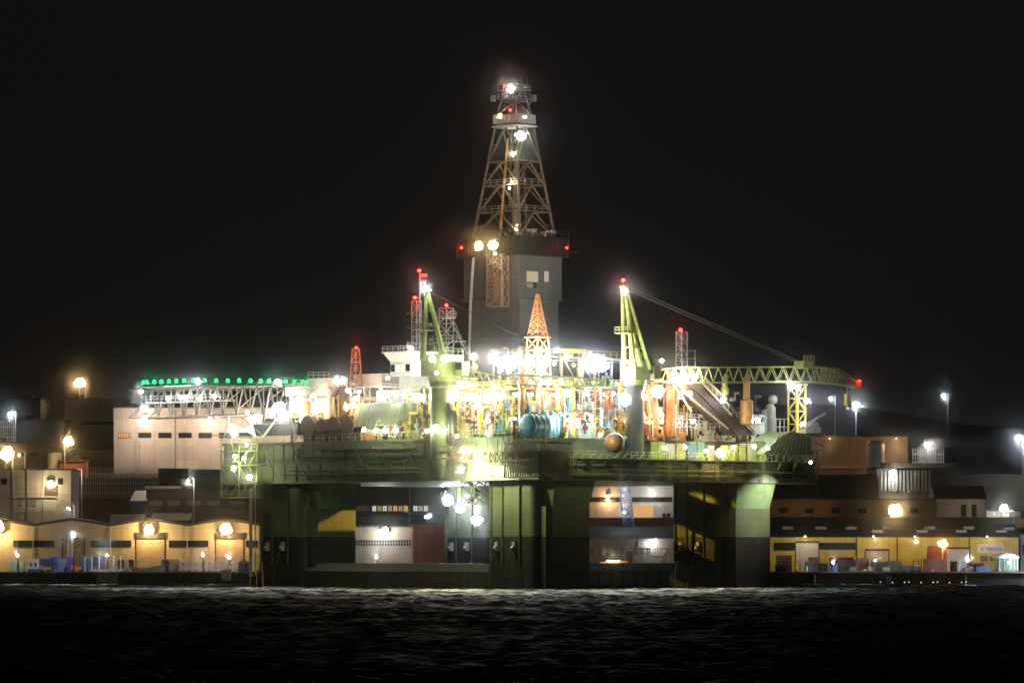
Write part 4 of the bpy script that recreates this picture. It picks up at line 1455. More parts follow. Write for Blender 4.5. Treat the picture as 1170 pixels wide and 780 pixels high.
# helideck supports: braced trusses
m = MB()
zb = 31.0
def dpt(px, py, pl):
    return L(px, py, pl)
for pl in (('x', -17.0), ('x', -9.0)):
    a, b = L(166, 476, pl), L(332, 476, pl)
    nn = 11
    for k in range(nn):
        y0_, y1_ = a.y + (b.y - a.y) * k / nn, a.y + (b.y - a.y) * (k + 1) / nn
        zz = 36.1
        zlow = zb if k < 9 else zb - 1.5
        m.bar((pl[1], y0_, zz), (pl[1], y1_, zz), .14)
        m.bar((pl[1], y0_, zlow), (pl[1], y1_, zlow), .14)
        m.bar((pl[1], y0_, zlow), (pl[1], (y0_ + y1_) / 2, zz), .12)
        m.bar((pl[1], (y0_ + y1_) / 2, zz), (pl[1], y1_, zlow), .12)
        m.bar((pl[1], y0_, zlow), (pl[1], y0_, zz), .12)
for k in range(8):
    y0_ = L(166, 476, ('x', -13)).y + (L(332, 476, ('x', -13)).y - L(166, 476, ('x', -13)).y) * k / 7
    m.bar((-17, y0_, zb), (-9, y0_, zb), .12)
    m.bar((-17, y0_, 36.1), (-9, y0_, 36.1), .12)
    m.bar((-17, y0_, zb), (-9, y0_, 36.1), .09)
m.build('support_truss', mat('support_truss_paint', (.33, .29, .22), .55, 0, .2, .9, .2), hd)
m = MB()
for (px, py, qx, qy) in ((284, 476, 292, 500), (318, 476, 300, 500), (332, 478, 338, 500), (246, 476, 292, 497), (262, 476, 256, 500)):
    m.bar(L(px, py, ('x', -13)), L(qx, qy, ('x', -9)), .2)
m.build('leg', WHITE, hd)
m = MB()
a, b = L(166, 461, ('x', -18)), L(262, 461, ('x', -18))
m.box(-19, b.y, a.z, -16.5, a.y, a.z + .15)
m.rail([(-18.9, a.y, a.z + .15), (-18.9, b.y, a.z + .15)], 1.1, 1.3, .05)
m.build('service_walkway', STEEL, hd)
# stair house between helideck and the warm module
m = MB()
fbox(m, 326, 441, 352, 452, ('x', -6), 5)
fbox(m, 352, 432, 374, 452, ('x', -5.5), 5)
fbox(m, 330, 452, 378, 472, ('x', -4.5), 6)
sh = m.build('stair_house', WHITE, rig)
m = MB()
for (px0, py, px1, xx) in ((324, 452, 378, -6.4), (326, 441, 354, -6.6), (340, 462, 380, -5.4), (352, 432, 376, -6)):
    a, b = L(px0, py, ('x', xx)), L(px1, py, ('x', xx))
    m.rail([(xx, a.y, a.z), (xx, b.y, b.z)], 1.1, 1.2, .06)
m.bar(L(330, 472, ('x', -6.4)), L(356, 452, ('x', -6.4)), .18)
m.bar(L(352, 452, ('x', -6.4)), L(374, 434, ('x', -6.4)), .18)
m.build('handrail', BEIGE, sh)

# small red and white beacon tower
c = L(406.5, 430, ('x', -1))
m = MB()
zt = L(407, 398, ('x', -1)).z
zc_ = L(407, 414, ('x', -1)).z
m.lattice([(c.x - .8, c.y - .8, c.z - 2), (c.x + .8, c.y - .8, c.z - 2), (c.x + .8, c.y + .8, c.z - 2), (c.x - .8, c.y + .8, c.z - 2)],
          [(c.x - .45, c.y - .45, zt), (c.x + .45, c.y - .45, zt), (c.x + .45, c.y + .45, zt), (c.x - .45, c.y + .45, zt)], 6, .09, .06)
m.box(c.x - .7, c.y - .7, zc_, c.x + .7, c.y + .7, zc_ + .1)
bt = m.build('beacon_tower', mat('beacon_tower_orange', (.62, .25, .10), .5), rig)

# aerial masts behind the left crane
def mast(px, py0, py1, pl, hw, m_, n=10, name='aerial_mast'):
    c = L(px, py0, pl)
    zt = L(px, py1, pl).z
    m = MB()
    m.lattice([(c.x - hw, c.y - hw, c.z), (c.x + hw, c.y - hw, c.z), (c.x + hw, c.y + hw, c.z), (c.x - hw, c.y + hw, c.z)],
              [(c.x - hw, c.y - hw, zt), (c.x + hw, c.y - hw, zt), (c.x + hw, c.y + hw, zt), (c.x - hw, c.y + hw, zt)], n, .10, .06)
    return m, c, zt
AM = mat('mast_grey_paint', (.34, .34, .31), .5, 0, .2, 1.0)
m, c, zt = mast(476, 440, 344, ('x', 2), .62, AM, 12)
for k in range(4):
    z = c.z + 5 + k * 2.6
    m.bar((c.x, c.y, z), (c.x - 1.3, c.y + 1.3, z), .06)
    m.bar((c.x, c.y, z + .3), (c.x + 1.8, c.y - 1.8, z + .3), .06)
    m.sphere((c.x + 1.8, c.y - 1.8, z + .6), .3, 8, 6)
am1 = m.build('aerial_mast', AM, rig)
m, c, zt = mast(510, 440, 352, ('x', 4), .9, AM, 10)
m.box(c.x - 1.2, c.y - 1.2, zt - 1.8, c.x + 1.2, c.y + 1.2, zt - 1.6)
m.rail([(c.x - 1.2, c.y + 1.2, zt - 1.6), (c.x - 1.2, c.y - 1.2, zt - 1.6), (c.x + 1.2, c.y - 1.2, zt - 1.6)], 1, .8, .05)
m.bar(L(513, 362, ('x', 4)), L(534, 404, ('x', 4)), .12)
m.bar(L(516, 362, ('x', 4)), L(537, 404, ('x', 4)), .06)
am2 = m.build('aerial_mast', AM, rig)
m = MB()
a, b = L(476, 392, ('x', 3)), L(530, 392, ('x', 3))
m.box(2.2, b.y, a.z - .15, 3.6, a.y, a.z)
m.rail([(2.2, a.y, a.z), (2.2, b.y, a.z)], 1.1, 1.0, .05)
for k in range(7):
    y = b.y + (a.y - b.y) * (k + .5) / 7
    m.bar((3, y, a.z - .1), (3, y + (.8 if k % 2 else -.8), a.z - 3), .06)
m.build('aerial_platform', AM, rig)
c0_, c1_ = L(479.5, 400, ('x', 1)), L(479.5, 311, ('x', 1))
m = MB().tube(c0_, c1_, .13, 6)
m.box(c1_.x, c1_.y - 1.9, c1_.z - 1.0, c1_.x + .1, c1_.y - .1, c1_.z - .3)
m.build('flag_mast', AM, rig)
# right mast
m, c, zt = mast(779, 432, 379, ('y', 3), .7, AM, 8)
for k in range(4):
    z = zt - 3.4 - k * 1.4
    m.bar((c.x, c.y, z), (c.x + 2.6, c.y - 1.0, z + .1), .06)
m.bar((c.x + 2.4, c.y - 1, zt - 8.5), (c.x + 2.4, c.y - 1, zt - 3.2), .08)
m.bar((c.x + 4.6, c.y, zt - 9), (c.x + 4.6, c.y, zt - 6.0), .05)
m.build('aerial_mast', AM, rig)

# ---------------------------------------------------------------- derrick
def zd(py):
    return L(590, py, ('Y', 836)).z
wz0, wz1, wz2, wz3 = ZD, zd(341), zd(292), zd(270)
m = MB()
m.box(18, 22.35, wz0, 27.8, 35.5, wz1)
m.box(17.6, 22.0, wz1, 28.3, 36.3, wz2)
m.box(17.45, 21.85, wz1 - .2, 28.45, 36.45, wz1 - .003)
m.bar((17.85, 22.2, wz0), (17.85, 22.2, wz1), .16)
m.bar((17.5, 21.9, wz1), (17.5, 21.9, wz2), .14)
ww = m.build('windwall', GREYW, rig)
def fwin(px0, py0, px1, py1, pl, m_, nm, par):
    q = MB()
    fbox(q, px0, py0, px1, py1, (pl[0], pl[1] - .06), .055)
    o = q.build(nm, m_, par)
    return o
fwin(602, 310, 615, 322, ('y', 22.0), emit('derrick_window_glow', (1.0, .82, .45), .42), 'window', ww)
fwin(602, 324, 609, 328, ('y', 22.0), emit('derrick_window_dim', (1.0, .82, .5), .2), 'window', ww)
fwin(622, 310, 627, 322, ('y', 22.0), emit('derrick_window_pale', (1.0, .85, .65), .4), 'window', ww)
fwin(609, 323, 613, 329, ('y', 22.0), DARK, 'vent', ww)
# white stand pipe and the hoist shaft on the left face
m = MB()
a, b = L(541, 294, ('x', 17.2)), L(538, 341, ('x', 17.2))
m.tube(a, b, .3, 8)
m.tube(b, L(536, 405, ('x', 17.2)), .26, 8)
m.build('stand_pipe', WHITE, ww)
a, b = L(557, 296, ('x', 15.9)), L(574, 296, ('x', 15.9))
z0_, z1_ = zd(350), wz2 + .2
m = MB()
m.lattice([(15.7, b.y, z0_), (17.4, b.y, z0_), (17.4, a.y, z0_), (15.7, a.y, z0_)], [(15.7, b.y, z1_), (17.4, b.y, z1_), (17.4, a.y, z1_), (15.7, a.y, z1_)], 4, .14, .09, True)
m.box(15.9, b.y + .3, z0_, 17.35, a.y - .3, z0_ + .2)
m.box(16.6, b.y + .9, z0_ + .2, 17.3, a.y - .9, z0_ + 6)
hs_ = m.build('hoist_shaft', mat('hoist_shaft_paint', (.40, .27, .17), .5, 0, .4, 1.2, .3), ww)
# drill platform band
m = MB()
m.box(16.6, 21.0, wz2, 29.2, 37.3, wz3)
for k in range(18):
    m.box(16.5, 21.4 + k * .9, wz2 + .3, 16.6, 21.5 + k * .9, wz3 - .2)
for k in range(13):
    m.box(17.0 + k * .95, 20.9, wz2 + .3, 17.1 + k * .95, 21.0, wz3 - .2)
m.rail([(16.7, 37.2, wz3), (16.7, 21.1, wz3), (29.1, 21.1, wz3)], 1.2, 1.5, .06)
m.bar((16.6, 37.3, wz2 + 1.0), (16.0, 39.6, wz2 + 1.0), .1)
m.bar((29.2, 21, wz2 + 1.0), (31.0, 20.2, wz2 + 1.0), .1)
dp = m.build('derrick_platform', DARK, rig)
# tower
B = [(18.5, 22.9, wz3), (27.6, 22.9, wz3), (27.6, 34.8, wz3), (18.5, 34.8, wz3)]
zt4 = zd(142)
T = [(20.9, 26.0, zt4), (25.1, 26.0, zt4), (25.1, 31.6, zt4), (20.9, 31.6, zt4)]
m = MB()
lev = [0, .235, .475, .69, 1.0]
lv = [[Vector(B[i]).lerp(Vector(T[i]), f) for i in range(4)] for f in lev]
for i in range(4):
    m.tube(B[i], T[i], .30, 6, .22)
for k in range(4):
    for i in range(4):
        j = (i + 1) % 4
        lo0, lo1, hi0, hi1 = lv[k][i], lv[k][j], lv[k + 1][i], lv[k + 1][j]
        mid = hi0.lerp(hi1, .5)
        m.bar(hi0, hi1, .15)
        m.bar(lo0, mid, .17)
        m.bar(lo1, mid, .17)
        m.bar(lo0.lerp(hi0, .5), lo0.lerp(mid, .5), .09)
        m.bar(lo1.lerp(hi1, .5), lo1.lerp(mid, .5), .09)
tw = m.build('derrick_tower', DERR, rig)
m = MB()
m.tube((20.6, 30.2, wz3), (22.2, 29.6, zt4 - 2), .22, 8)
m.tube((20.3, 29.6, wz3), (21.9, 29.2, zt4 - 2), .1, 6)
m.build('guide_rail', mat('guide_rail_orange', (.55, .30, .12), .5), tw)
m = MB()
cx, cy = 23, 28.4
m.tube((cx, cy, zd(262)), (cx, cy, zd(236)), .75, 12)
m.tube((cx, cy, zd(236)), (cx, cy, zd(190)), .55, 12)
m.tube((cx, cy, zd(190)), (cx, cy, zd(178)), .35, 10)
m.box(cx - .9, cy - .9, zd(232), cx + .9, cy + .9, zd(224))
m.tube((cx + 1.8, cy - 1, wz3), (cx + 1.4, cy - .6, zd(175)), .14, 8)
m.build('travelling_block', mat('travelling_block_paint', (.12, .11, .12), .4, .3), tw)
for f in (.235, .475):
    q = [Vector(B[i]).lerp(Vector(T[i]), f) for i in range(4)]
    m = MB().rail([q[3], q[0], q[1]], 1.0, 1.6, .05)
    m.bar(q[3], q[0], .12).bar(q[0], q[1], .12)
    m.build('catwalk', STEEL, tw)
for k in range(12):
    m = MB().box(17.5 + (k % 6) * 1.6, 21.6 + (k // 6) * .9, wz3, 18.4 + (k % 6) * 1.6, 22.2 + (k // 6) * .9, wz3 + .6 + (k % 3) * .4)
    m.box(17.6 + (k % 6) * 1.6, 21.55 + (k // 6) * .9, wz3 + .1, 18.3 + (k % 6) * 1.6, 21.6 + (k // 6) * .9, wz3 + .4)
    m.build('locker', STEEL, tw)
# crown
m = MB()
zc0, zc1 = zt4, zd(128)
m.box(20.4, 25.5, zc0, 25.6, 32.0, zc0 + .25)
m.box(20.6, 25.7, zc0 + .6, 25.4, 31.8, zc1)
for k in range(8):
    m.box(20.5, 25.9 + k * .72, zc0 + .8, 20.6, 26.3 + k * .72, zc1 - .3)
    if k < 6:
        m.box(20.8 + k * .75, 25.6, zc0 + .8, 21.2 + k * .75, 25.7, zc1 - .3)
cr_ = m.build('crown_platform', mat('crown_white_paint', (.60, .58, .53), .5, 0, .3, 1.3, .3), tw)
m = MB()
zt5 = zd(97)
m.lattice([(21, 26.4, zc1), (25, 26.4, zc1), (25, 31.2, zc1), (21, 31.2, zc1)], [(22, 27.6, zt5), (24, 27.6, zt5), (24, 30.0, zt5), (22, 30.0, zt5)], 2, .17, .11)
for z in (zd(110), zd(100)):
    m.box(21.1, 26.6, z, 24.9, 31.0, z + .12)
    m.rail([(21.1, 31, z), (21.1, 26.6, z), (24.9, 26.6, z)], 1.0, 1.1, .05)
m.bar((20.3, 31.6, zd(108)), (21.2, 30.8, zd(108)), .1)
m.box(20.2, 31.4, zd(112), 20.9, 32.1, zd(105))
m.box(25.0, 25.8, zd(112), 25.7, 26.5, zd(105))
m.bar((23.6, 26.4, zc1), (24.9, 26.5, zd(112)), .12)
for k in range(3):
    m.bar((23 + k * .8, 28 - k * .5, zt5), (23 + k * .8, 28 - k * .5, zt5 + 1.2 + k * .4), .05)
m.build('crown_frame', STEEL, tw)

# orange spire before the windwall
c = Vector((9, 9, 0))
zs0, zs1 = L(614, 408, ('Y', 818)).z, L(614, 385, ('Y', 818)).z
zs2 = L(614, 336, ('Y', 818)).z
m = MB()
OS = mat('vent_tower_orange', (.55, .24, .09), .5, 0, .3, 1.0, .2)
m.lattice([(c.x - 1.25, c.y - 1.25, zs1), (c.x + 1.25, c.y - 1.25, zs1), (c.x + 1.25, c.y + 1.25, zs1), (c.x - 1.25, c.y + 1.25, zs1)],
          [(c.x - .15, c.y - .15, zs2), (c.x + .15, c.y - .15, zs2), (c.x + .15, c.y + .15, zs2), (c.x - .15, c.y + .15, zs2)], 7, .14, .09, True)
m.lattice([(c.x - 1.7, c.y - 1.7, ZD + 8.6), (c.x + 1.7, c.y - 1.7, ZD + 8.6), (c.x + 1.7, c.y + 1.7, ZD + 8.6), (c.x - 1.7, c.y + 1.7, ZD + 8.6)],
          [(c.x - 1.3, c.y - 1.3, zs1), (c.x + 1.3, c.y - 1.3, zs1), (c.x + 1.3, c.y + 1.3, zs1), (c.x - 1.3, c.y + 1.3, zs1)], 4, .17, .1, True)
m.tube((c.x, c.y, ZD + 8.6), (c.x, c.y, zs2 - 1), .25, 8, .1)
m.box(c.x - 1.7, c.y - 1.7, zs1 - .1, c.x + 1.7, c.y + 1.7, zs1 + .08)
m.build('vent_tower', OS, rig)
# yellow gantry beam
m = MB()
a, b = L(638, 399, ('y', 13)), L(668, 399, ('y', 13))
m.box(a.x, 12.6, a.z - .45, b.x, 13.4, a.z + .1)
m.box(a.x, 12.5, a.z + .1, b.x, 13.5, a.z + .2)
for xx in (a.x + .5, b.x - .5):
    m.bar((xx, 13, ZD + 12), (xx, 13, a.z - .4), .2)
m.build('gantry_beam', YELLOW, rig)

# blue mud tanks and drums
for k, (px, py, rr) in enumerate(((575, 486, 1.75), (606, 486, 2.0))):
    c = L(px, py, ('x', -5.6))
    m = MB()
    m.tube((c.x - .7, c.y, c.z), (c.x + 3.0, c.y, c.z), rr, 20)
    m.tube((c.x - .95, c.y, c.z), (c.x - .7, c.y, c.z), rr * .8, 20, rr)
    for xx in (0.1, 1.4, 2.6):
        m.tube((c.x + xx, c.y, c.z), (c.x + xx + .14, c.y, c.z), rr * 1.06, 20)
    d_ = m.build('mud_tank', BLUE, rig, True)
    MB().box(c.x - .3, c.y - rr * .8, ZD, c.x + 2.8, c.y + rr * .8, c.z - rr * .7).build('saddle', DARK, d_)
m = MB()
for k in range(5):
    c = L(624 + k * 4.2, 484, ('y', -2.0))
    z1_ = L(624, 470 + (k % 2) * 5, ('y', -2.0)).z
    m.lathe((c.x, c.y, ZD), [(.5, 0), (.5, z1_ - ZD - .4), (.3, z1_ - ZD), (.1, z1_ - ZD + .1)], 12)
m.build('gas_bottle_rack', mat('pale_blue_bottle', (.20, .50, .68), .4, 0, .25, 1), rig, True)
# dark valve stack beside the pedestal
m = MB()
c = L(514, 500, ('x', -9.6))
for k, (dx, dy, h) in enumerate(((0, 0, 6.2), (.2, 1.1, 4.2), (0, -1.0, 4.8))):
    m.tube((c.x + dx, c.y + dy, DK - 1), (c.x + dx, c.y + dy, DK + h), .5, 10)
    for z in (1, 2.4, 3.8):
        m.tube((c.x + dx, c.y + dy, DK + z), (c.x + dx, c.y + dy, DK + z + .25), .68, 10)
m.build('valve_stack', DARK, rig)

# brown slanted chute and its diagonal rails
pl = ('y', -3.4)
q = [L(768, 436, pl), L(797, 428, pl), L(812, 432, pl), L(862, 492, pl), L(858, 497, pl), L(826, 497, pl)]
m = MB().extr(q, (0, 5.2, 0))
for (u, v) in (((796, 428), (860, 494)), ((770, 437), (828, 497)), ((783, 432), (844, 496))):
    a, b = L(u[0], u[1], ('y', -3.55)), L(v[0], v[1], ('y', -3.55))
    m.bar(a, b, .16)
ch = m.build('catwalk_chute', BROWN, rig)
m = MB()
for (u, v) in (((800, 434), (836, 474)), ((806, 432), (826, 452)), ((779, 446), (832, 490)), ((770, 440), (790, 470))):
    m.bar(L(u[0], u[1], ('y', -4.1)), L(v[0], v[1], ('y', -4.1)), .2)
m.rail([L(800, 433, ('y', -4.0)), L(846, 482, ('y', -4.0))], 1.0, 1.2, .05)
m.build('chute_rail', BEIGE, ch)
m = MB()
for (px, y0_, y1_, rr) in ((766, 424, 498, .8), (773, 430, 498, .45), (748, 436, 498, .7), (741, 440, 498, .4)):
    a, b = L(px, y1_, ('y', -2.2)), L(px, y0_, ('y', -2.2))
    m.tube(a, b, rr, 10)
m.build('riser_column', mat('riser_orange_brown', (.34, .15, .05), .5, 0, .35, .9, .3), rig)
# frames under the chute
m = MB()
for k in range(4):
    a = L(772 + 13 * k, 497, ('y', -2.9))
    b = L(772 + 13 * k, 462 + k * 9, ('y', -2.9))
    m.bar(a, b, .14)
a, b = L(772, 478, ('y', -2.9)), L(815, 482, ('y', -2.9))
m.rail([a, b], 1.1, 1.2, .06)
m.rail([L(772, 492, ('y', -3.6)), L(822, 492, ('y', -3.6))], 1.3, 1.2, .07)
m.bar(a, b, .12)
m.build('chute_frame', STEEL, ch)

# white cabin frame, vents and tank at the right end
m = MB()
a, b = L(886, 496, ('y', -1)), L(901, 496, ('y', -1))
z1_ = L(893, 478, ('y', -1)).z
for zz in (a.z, (a.z + z1_) / 2, z1_):
    m.box(a.x, -1, zz - .12, b.x, 2, zz)
for i in range(4):
    x = a.x + (b.x - a.x) * i / 3
    m.bar((x, -1, HI), (x, -1, z1_), .15)
    m.bar((x, 2, HI), (x, 2, z1_), .12)
m.build('white_cage', WHITE, rig)
c = L(880, 496, ('y', -2))
z1_ = L(880, 462, ('y', -2)).z
m = MB().lathe((c.x, c.y, DK), [(1.0, 0), (1.0, z1_ - DK - .6), (.6, z1_ - DK), (.2, z1_ - DK + .2)], 14)
m.tube((c.x - 1.6, c.y, DK), (c.x - 1.6, c.y, z1_ - 1.0), .55, 10)
m.sphere((c.x + .5, c.y - .2, z1_ + .9), .85, 14, 10)
m.build('vent_vessel', mat('vent_vessel_grey', (.30, .29, .27), .5, 0, .3, .9, .3), rig, True)
m = MB()
fbox(m, 862, 474, 874, 496, ('y', -2.4), 2.4)
m.build('white_locker', WHITE, rig)
m = MB()
m.tube(L(918, 486, ('y', 0)), L(943, 472, ('y', 0)), .22, 8)
m.tube(L(916, 490, ('y', 0)), L(928, 484, ('y', 0)), .5, 8)
m.build('davit_arm', WHITE, rig)
m = MB()
fbox(m, 922, 487, 938, 494, ('y', -1), 3)
m.sphere(L(930, 487, ('y', .5)), 1.0, 12, 8)
m.build('rescue_winch', WHITE, rig)
# dark anchor racks at the right corner
m = MB()
for k in range(9):
    y = -9.2 + k * 1.3
    m.bar((XM + .3, y, LOW + 1), (XM + 2.0, y, DK - .5), .14)
    m.bar((XM + 2.0, y, DK - .5), (XM - 1.0, y, DK + .6), .14)
for k in range(5):
    z = LOW + 1.2 + k * 1.3
    m.bar((XM + .3 + k * .3, -9.2, z), (XM + .3 + k * .3, 1.5, z), .1)
for k in range(8):
    m.bar((XM + .3, -9.2 + 1.3 * k, LOW + 1), (XM + 2, -9.2 + 1.3 * (k + 1), DK - .5), .08)
m.build('anchor_rack', CGREEN, rig)
q = [L(872, 519, ('y', -8.5)), L(890, 500, ('y', -8.5)), L(903, 493, ('y', -8.5)), L(926, 496, ('y', -8.5)), L(927, 519, ('y', -8.5))]
m = MB().extr(q, (0, 6, 0))
for k in range(10):
    a = L(880 + k * 4.6, 518, ('y', -8.62))
    b = L(890 + k * 3.6, 497, ('y', -8.62))
    m.bar(a, b, .1)
m.build('net_bin', CGREEN, rig)
m = MB()
a = L(931, 512, ('y', -7))
for k in range(6):
    m.bar((a.x - 1, -7 + k * .8, a.z - 3.5), (a.x + 1.2, -7 + k * .8, a.z + 1), .11)
m.box(a.x - 1.2, -7.4, a.z - .2, a.x + 1.4, -2.4, a.z)
m.build('boat_davit', ORANGE, rig)
# ================================================================ CRANES (each slews by itself: a thing of its own)
def pedestal_crane(name, label, base, rped, zped, apex, feet, hw, boom_pts, bh, bw, m_, mped, house, nb, cab_side=1):
    t = thing(name, label, 'crane', base, True)
    b = Vector(base)
    m = MB().lathe((b.x, b.y, 0), [(rped * .35, LOW + .4), (rped, HI + .8), (rped, zped - 1.2), (rped * 1.18, zped - .8), (rped * 1.18, zped)], 24)
    for k in range(3):
        z = HI + 3 + k * 3.4
        m.lathe((b.x, b.y, 0), [(rped + .06, z), (rped + .06, z + .2)], 24)
    m.build('pedestal', mped, t, True)
    hx, hy, hz = house
    m = MB()
    m.lathe((b.x, b.y, 0), [(rped * 1.3, zped), (rped * 1.3, zped + .9)], 24)
    m.box(b.x - hx, b.y - hy, zped + .9, b.x + hx, b.y + hy, zped + hz)
    m.box(b.x - hx - .1, b.y - hy * .6, zped + 1.6, b.x - hx - .003, b.y + hy * .6, zped + hz - .8)
    m.rail([(b.x - hx, b.y + hy, zped + hz), (b.x - hx, b.y - hy, zped + hz), (b.x + hx, b.y - hy, zped + hz)], 1.1, 1.1, .05)
    m.build('machinery_house', m_, t)
    d = (Vector(boom_pts[1]) - Vector(boom_pts[0])).normalized()
    side = Vector((-d.y, d.x, 0)).normalized()
    cb = MB()
    cc = b + d * (hx + .9) - side * 1.8
    cb.box(cc.x - .9, cc.y - .9, zped + 1.0, cc.x + .9, cc.y + .9, zped + 3.4)
    cab = cb.build('operator_cab', m_, t)
    MB().box(cc.x - .96, cc.y - .75, zped + 2.0, cc.x - .905, cc.y + .75, zped + 3.2).build('window', GLASS, cab)
    # mast: two pairs of inclined legs that meet at the apex
    m = MB()
    for f in feet:
        for s in (-1, 1):
            a = Vector(f) + side * hw * s
            e = Vector(apex) + side * hw * .35 * s
            m.tube(a, e, .55, 6, .34)
    f0, f1 = Vector(feet[0]), Vector(feet[1])
    for k in (.25, .5, .75):
        p, q = f0.lerp(Vector(apex), k), f1.lerp(Vector(apex), k)
        m.bar(p - side * hw * (1 - .6 * k), p + side * hw * (1 - .6 * k), .16)
        m.bar(p, q, .16)
    ap = Vector(apex)
    m.box(ap.x - .6, ap.y - .6, ap.z - .4, ap.x + .6, ap.y + .6, ap.z + .1)
    m.bar((ap.x, ap.y, ap.z), (ap.x, ap.y, ap.z + 1.3), .06)
    pm = f0.lerp(ap, .42)
    m.box(pm.x - 1.5, pm.y - 1.5, pm.z, pm.x + 1.5, pm.y + 1.5, pm.z + .1)
    m.rail([(pm.x - 1.5, pm.y + 1.5, pm.z + .1), (pm.x - 1.5, pm.y - 1.5, pm.z + .1), (pm.x + 1.5, pm.y - 1.5, pm.z + .1)], 1, .9, .05)
    m.build('mast', m_, t)
    m = MB()
    up = Vector((0, 0, 1))
    n_ = nb
    tot = len(boom_pts) - 1
    prev = None
    for k in range(n_ + 1):
        f = k / n_ * tot
        i = min(tot - 1, int(f))
        c = Vector(boom_pts[i]).lerp(Vector(boom_pts[i + 1]), f - i)
        taper = min(1.0, .72 + 3.0 * (k / n_)) * min(1.0, .3 + 3.2 * (1 - k / n_))
        ring = [c - side * bw * taper - up * bh * taper, c + side * bw * taper - up * bh * taper, c + side * bw * taper + up * bh * taper, c - side * bw * taper + up * bh * taper]
        if prev:
            for i_ in range(4):
                m.bar(prev[i_], ring[i_], .17)
            mid = [(prev[i_] + ring[i_]) / 2 for i_ in range(4)]
            m.bar(prev[0], mid[3], .1).bar(mid[3], ring[0], .1).bar(prev[1], mid[2], .1).bar(mid[2], ring[1], .1)
            m.bar(prev[0], ring[1], .08).bar(prev[3], ring[2], .08)
        m.bar(ring[0], ring[1], .1).bar(ring[2], ring[3], .1)
        prev = ring
    bo = m.build('boom', m_, t)
    tip = Vector(boom_pts[-1])
    m = MB()
    m.box(tip.x - .8, tip.y - .8, tip.z - .7, tip.x + .8, tip.y + .8, tip.z + .6)
    m.tube(tip - side * .9, tip + side * .9, .75, 12)
    m.bar(tip + Vector((0, 0, .5)), tip + d * 1.4 + Vector((0, 0, .9)), .1)
    m.build('sheave_head', m_, bo)
    return t, d, side

# left crane
b = (-9.0, 14.5, LOW)
ped_top = L(503, 436, ('x', -9)).z
Yc = from_rig((-9, 14.5, 0)).y
def LY(px, py, dy=0):
    return L(px, py, ('Y', Yc + dy))
lc, d_, s_ = pedestal_crane('pedestal_crane', 'dark green pedestal crane on left deck edge, its boom lowered flat', b, 2.05, ped_top, LY(488, 330), (LY(483, 412), LY(510, 418)), 1.1,
                            [LY(512, 426), LY(560, 433), LY(640, 436), LY(692, 437)], .85, .8, CGREEN, HULL, (2.6, 2.6, 4.6), 18)
m = MB()
for s in (-.4, 0, .4):
    m.bar(LY(489, 332) + s_ * s, LY(686, 432) + s_ * s, .045)
m.build('hoist_cable', DARK, lc)
for (px, py, I, r_) in ((494, 410, 90, .8), (508, 410, 110, .85)):
    add_lamp(LY(px, py, -4.6), 'lime', I * .45, r_, lc, 'floodlight')
add_lamp(LY(486.5, 330, -1.8), 'white', 120, .8, lc, 'floodlight')
add_lamp(LY(499, 426, -5), 'lime', 60, .5, lc, 'floodlight')

# right crane
bx = L(726, 500, ('y', -4.2))
b = (bx.x, -4.2, LOW)
PED = mat('pedestal_slate_paint', (.060, .048, .036), .5, 0, .3, .6, .3)
Yc2 = from_rig((bx.x, -4.2, 0)).y
def RY(px, py, dy=0):
    return L(px, py, ('Y', Yc2 + dy))
ped_top = RY(726, 440).z
bp = [L(px, py, ('y', -4.2)) for px, py in ((752, 429), (800, 428.4), (860, 427.8), (930, 427.4), (955, 430.5), (977, 439))]
rc, d_, s_ = pedestal_crane('lattice_boom_crane', 'lime yellow lattice crane on right deck edge, long boom resting level', b, 1.5, ped_top, RY(713, 327), (RY(719, 420), RY(738, 422)), 1.1,
                            bp, 1.35, 1.2, LIME, PED, (1.9, 1.8, 3.2), 26)
m = MB()
e = L(918, 416, ('y', -4.2))
m.box(e.x - 1.2, -5.4, e.z - .8, e.x + 1.6, -3.0, e.z + .6)
m.rail([(e.x - 1.2, -5.4, e.z + .6), (e.x + 1.6, -5.4, e.z + .6)], .9, .9, .06)
m.build('cable_anchor', LIME, rc)
m = MB()
for s in (-.8, .8):
    m.bar(RY(716, 329) + s_ * s, e + s_ * s * .8, .035)
m.build('hoist_cable', STEEL, rc)
m = MB()
h = L(968, 440, ('y', -4.2))
m.bar(h, h - Vector((0, 0, 2.2)), .06)
m.box(h.x - .5, h.y - .35, h.z - 3.6, h.x + .5, h.y + .35, h.z - 1.6)
m.tube((h.x - .1, h.y, h.z - 3.6), (h.x - .1, h.y, h.z - 4.2), .14, 8)
m.tube((h.x - .1, h.y, h.z - 4.2), (h.x + .4, h.y, h.z - 4.4), .14, 8)
m.build('hook_block', YELLOW, rc)
add_lamp(RY(713.5, 333, -3.2), 'white', 60, .9, rc, 'floodlight')
add_lamp(RY(712, 320, -1.6), 'red', 12, .55, rc, 'beacon_light', glow=5.5)
add_lamp(L(982.5, 435.5, ('y', -5)), 'red', 6, .34, rc, 'beacon_light', glow=5.5)
add_lamp(L(756, 412, ('y', -6)), 'lime', 40, .5, rc, 'floodlight')

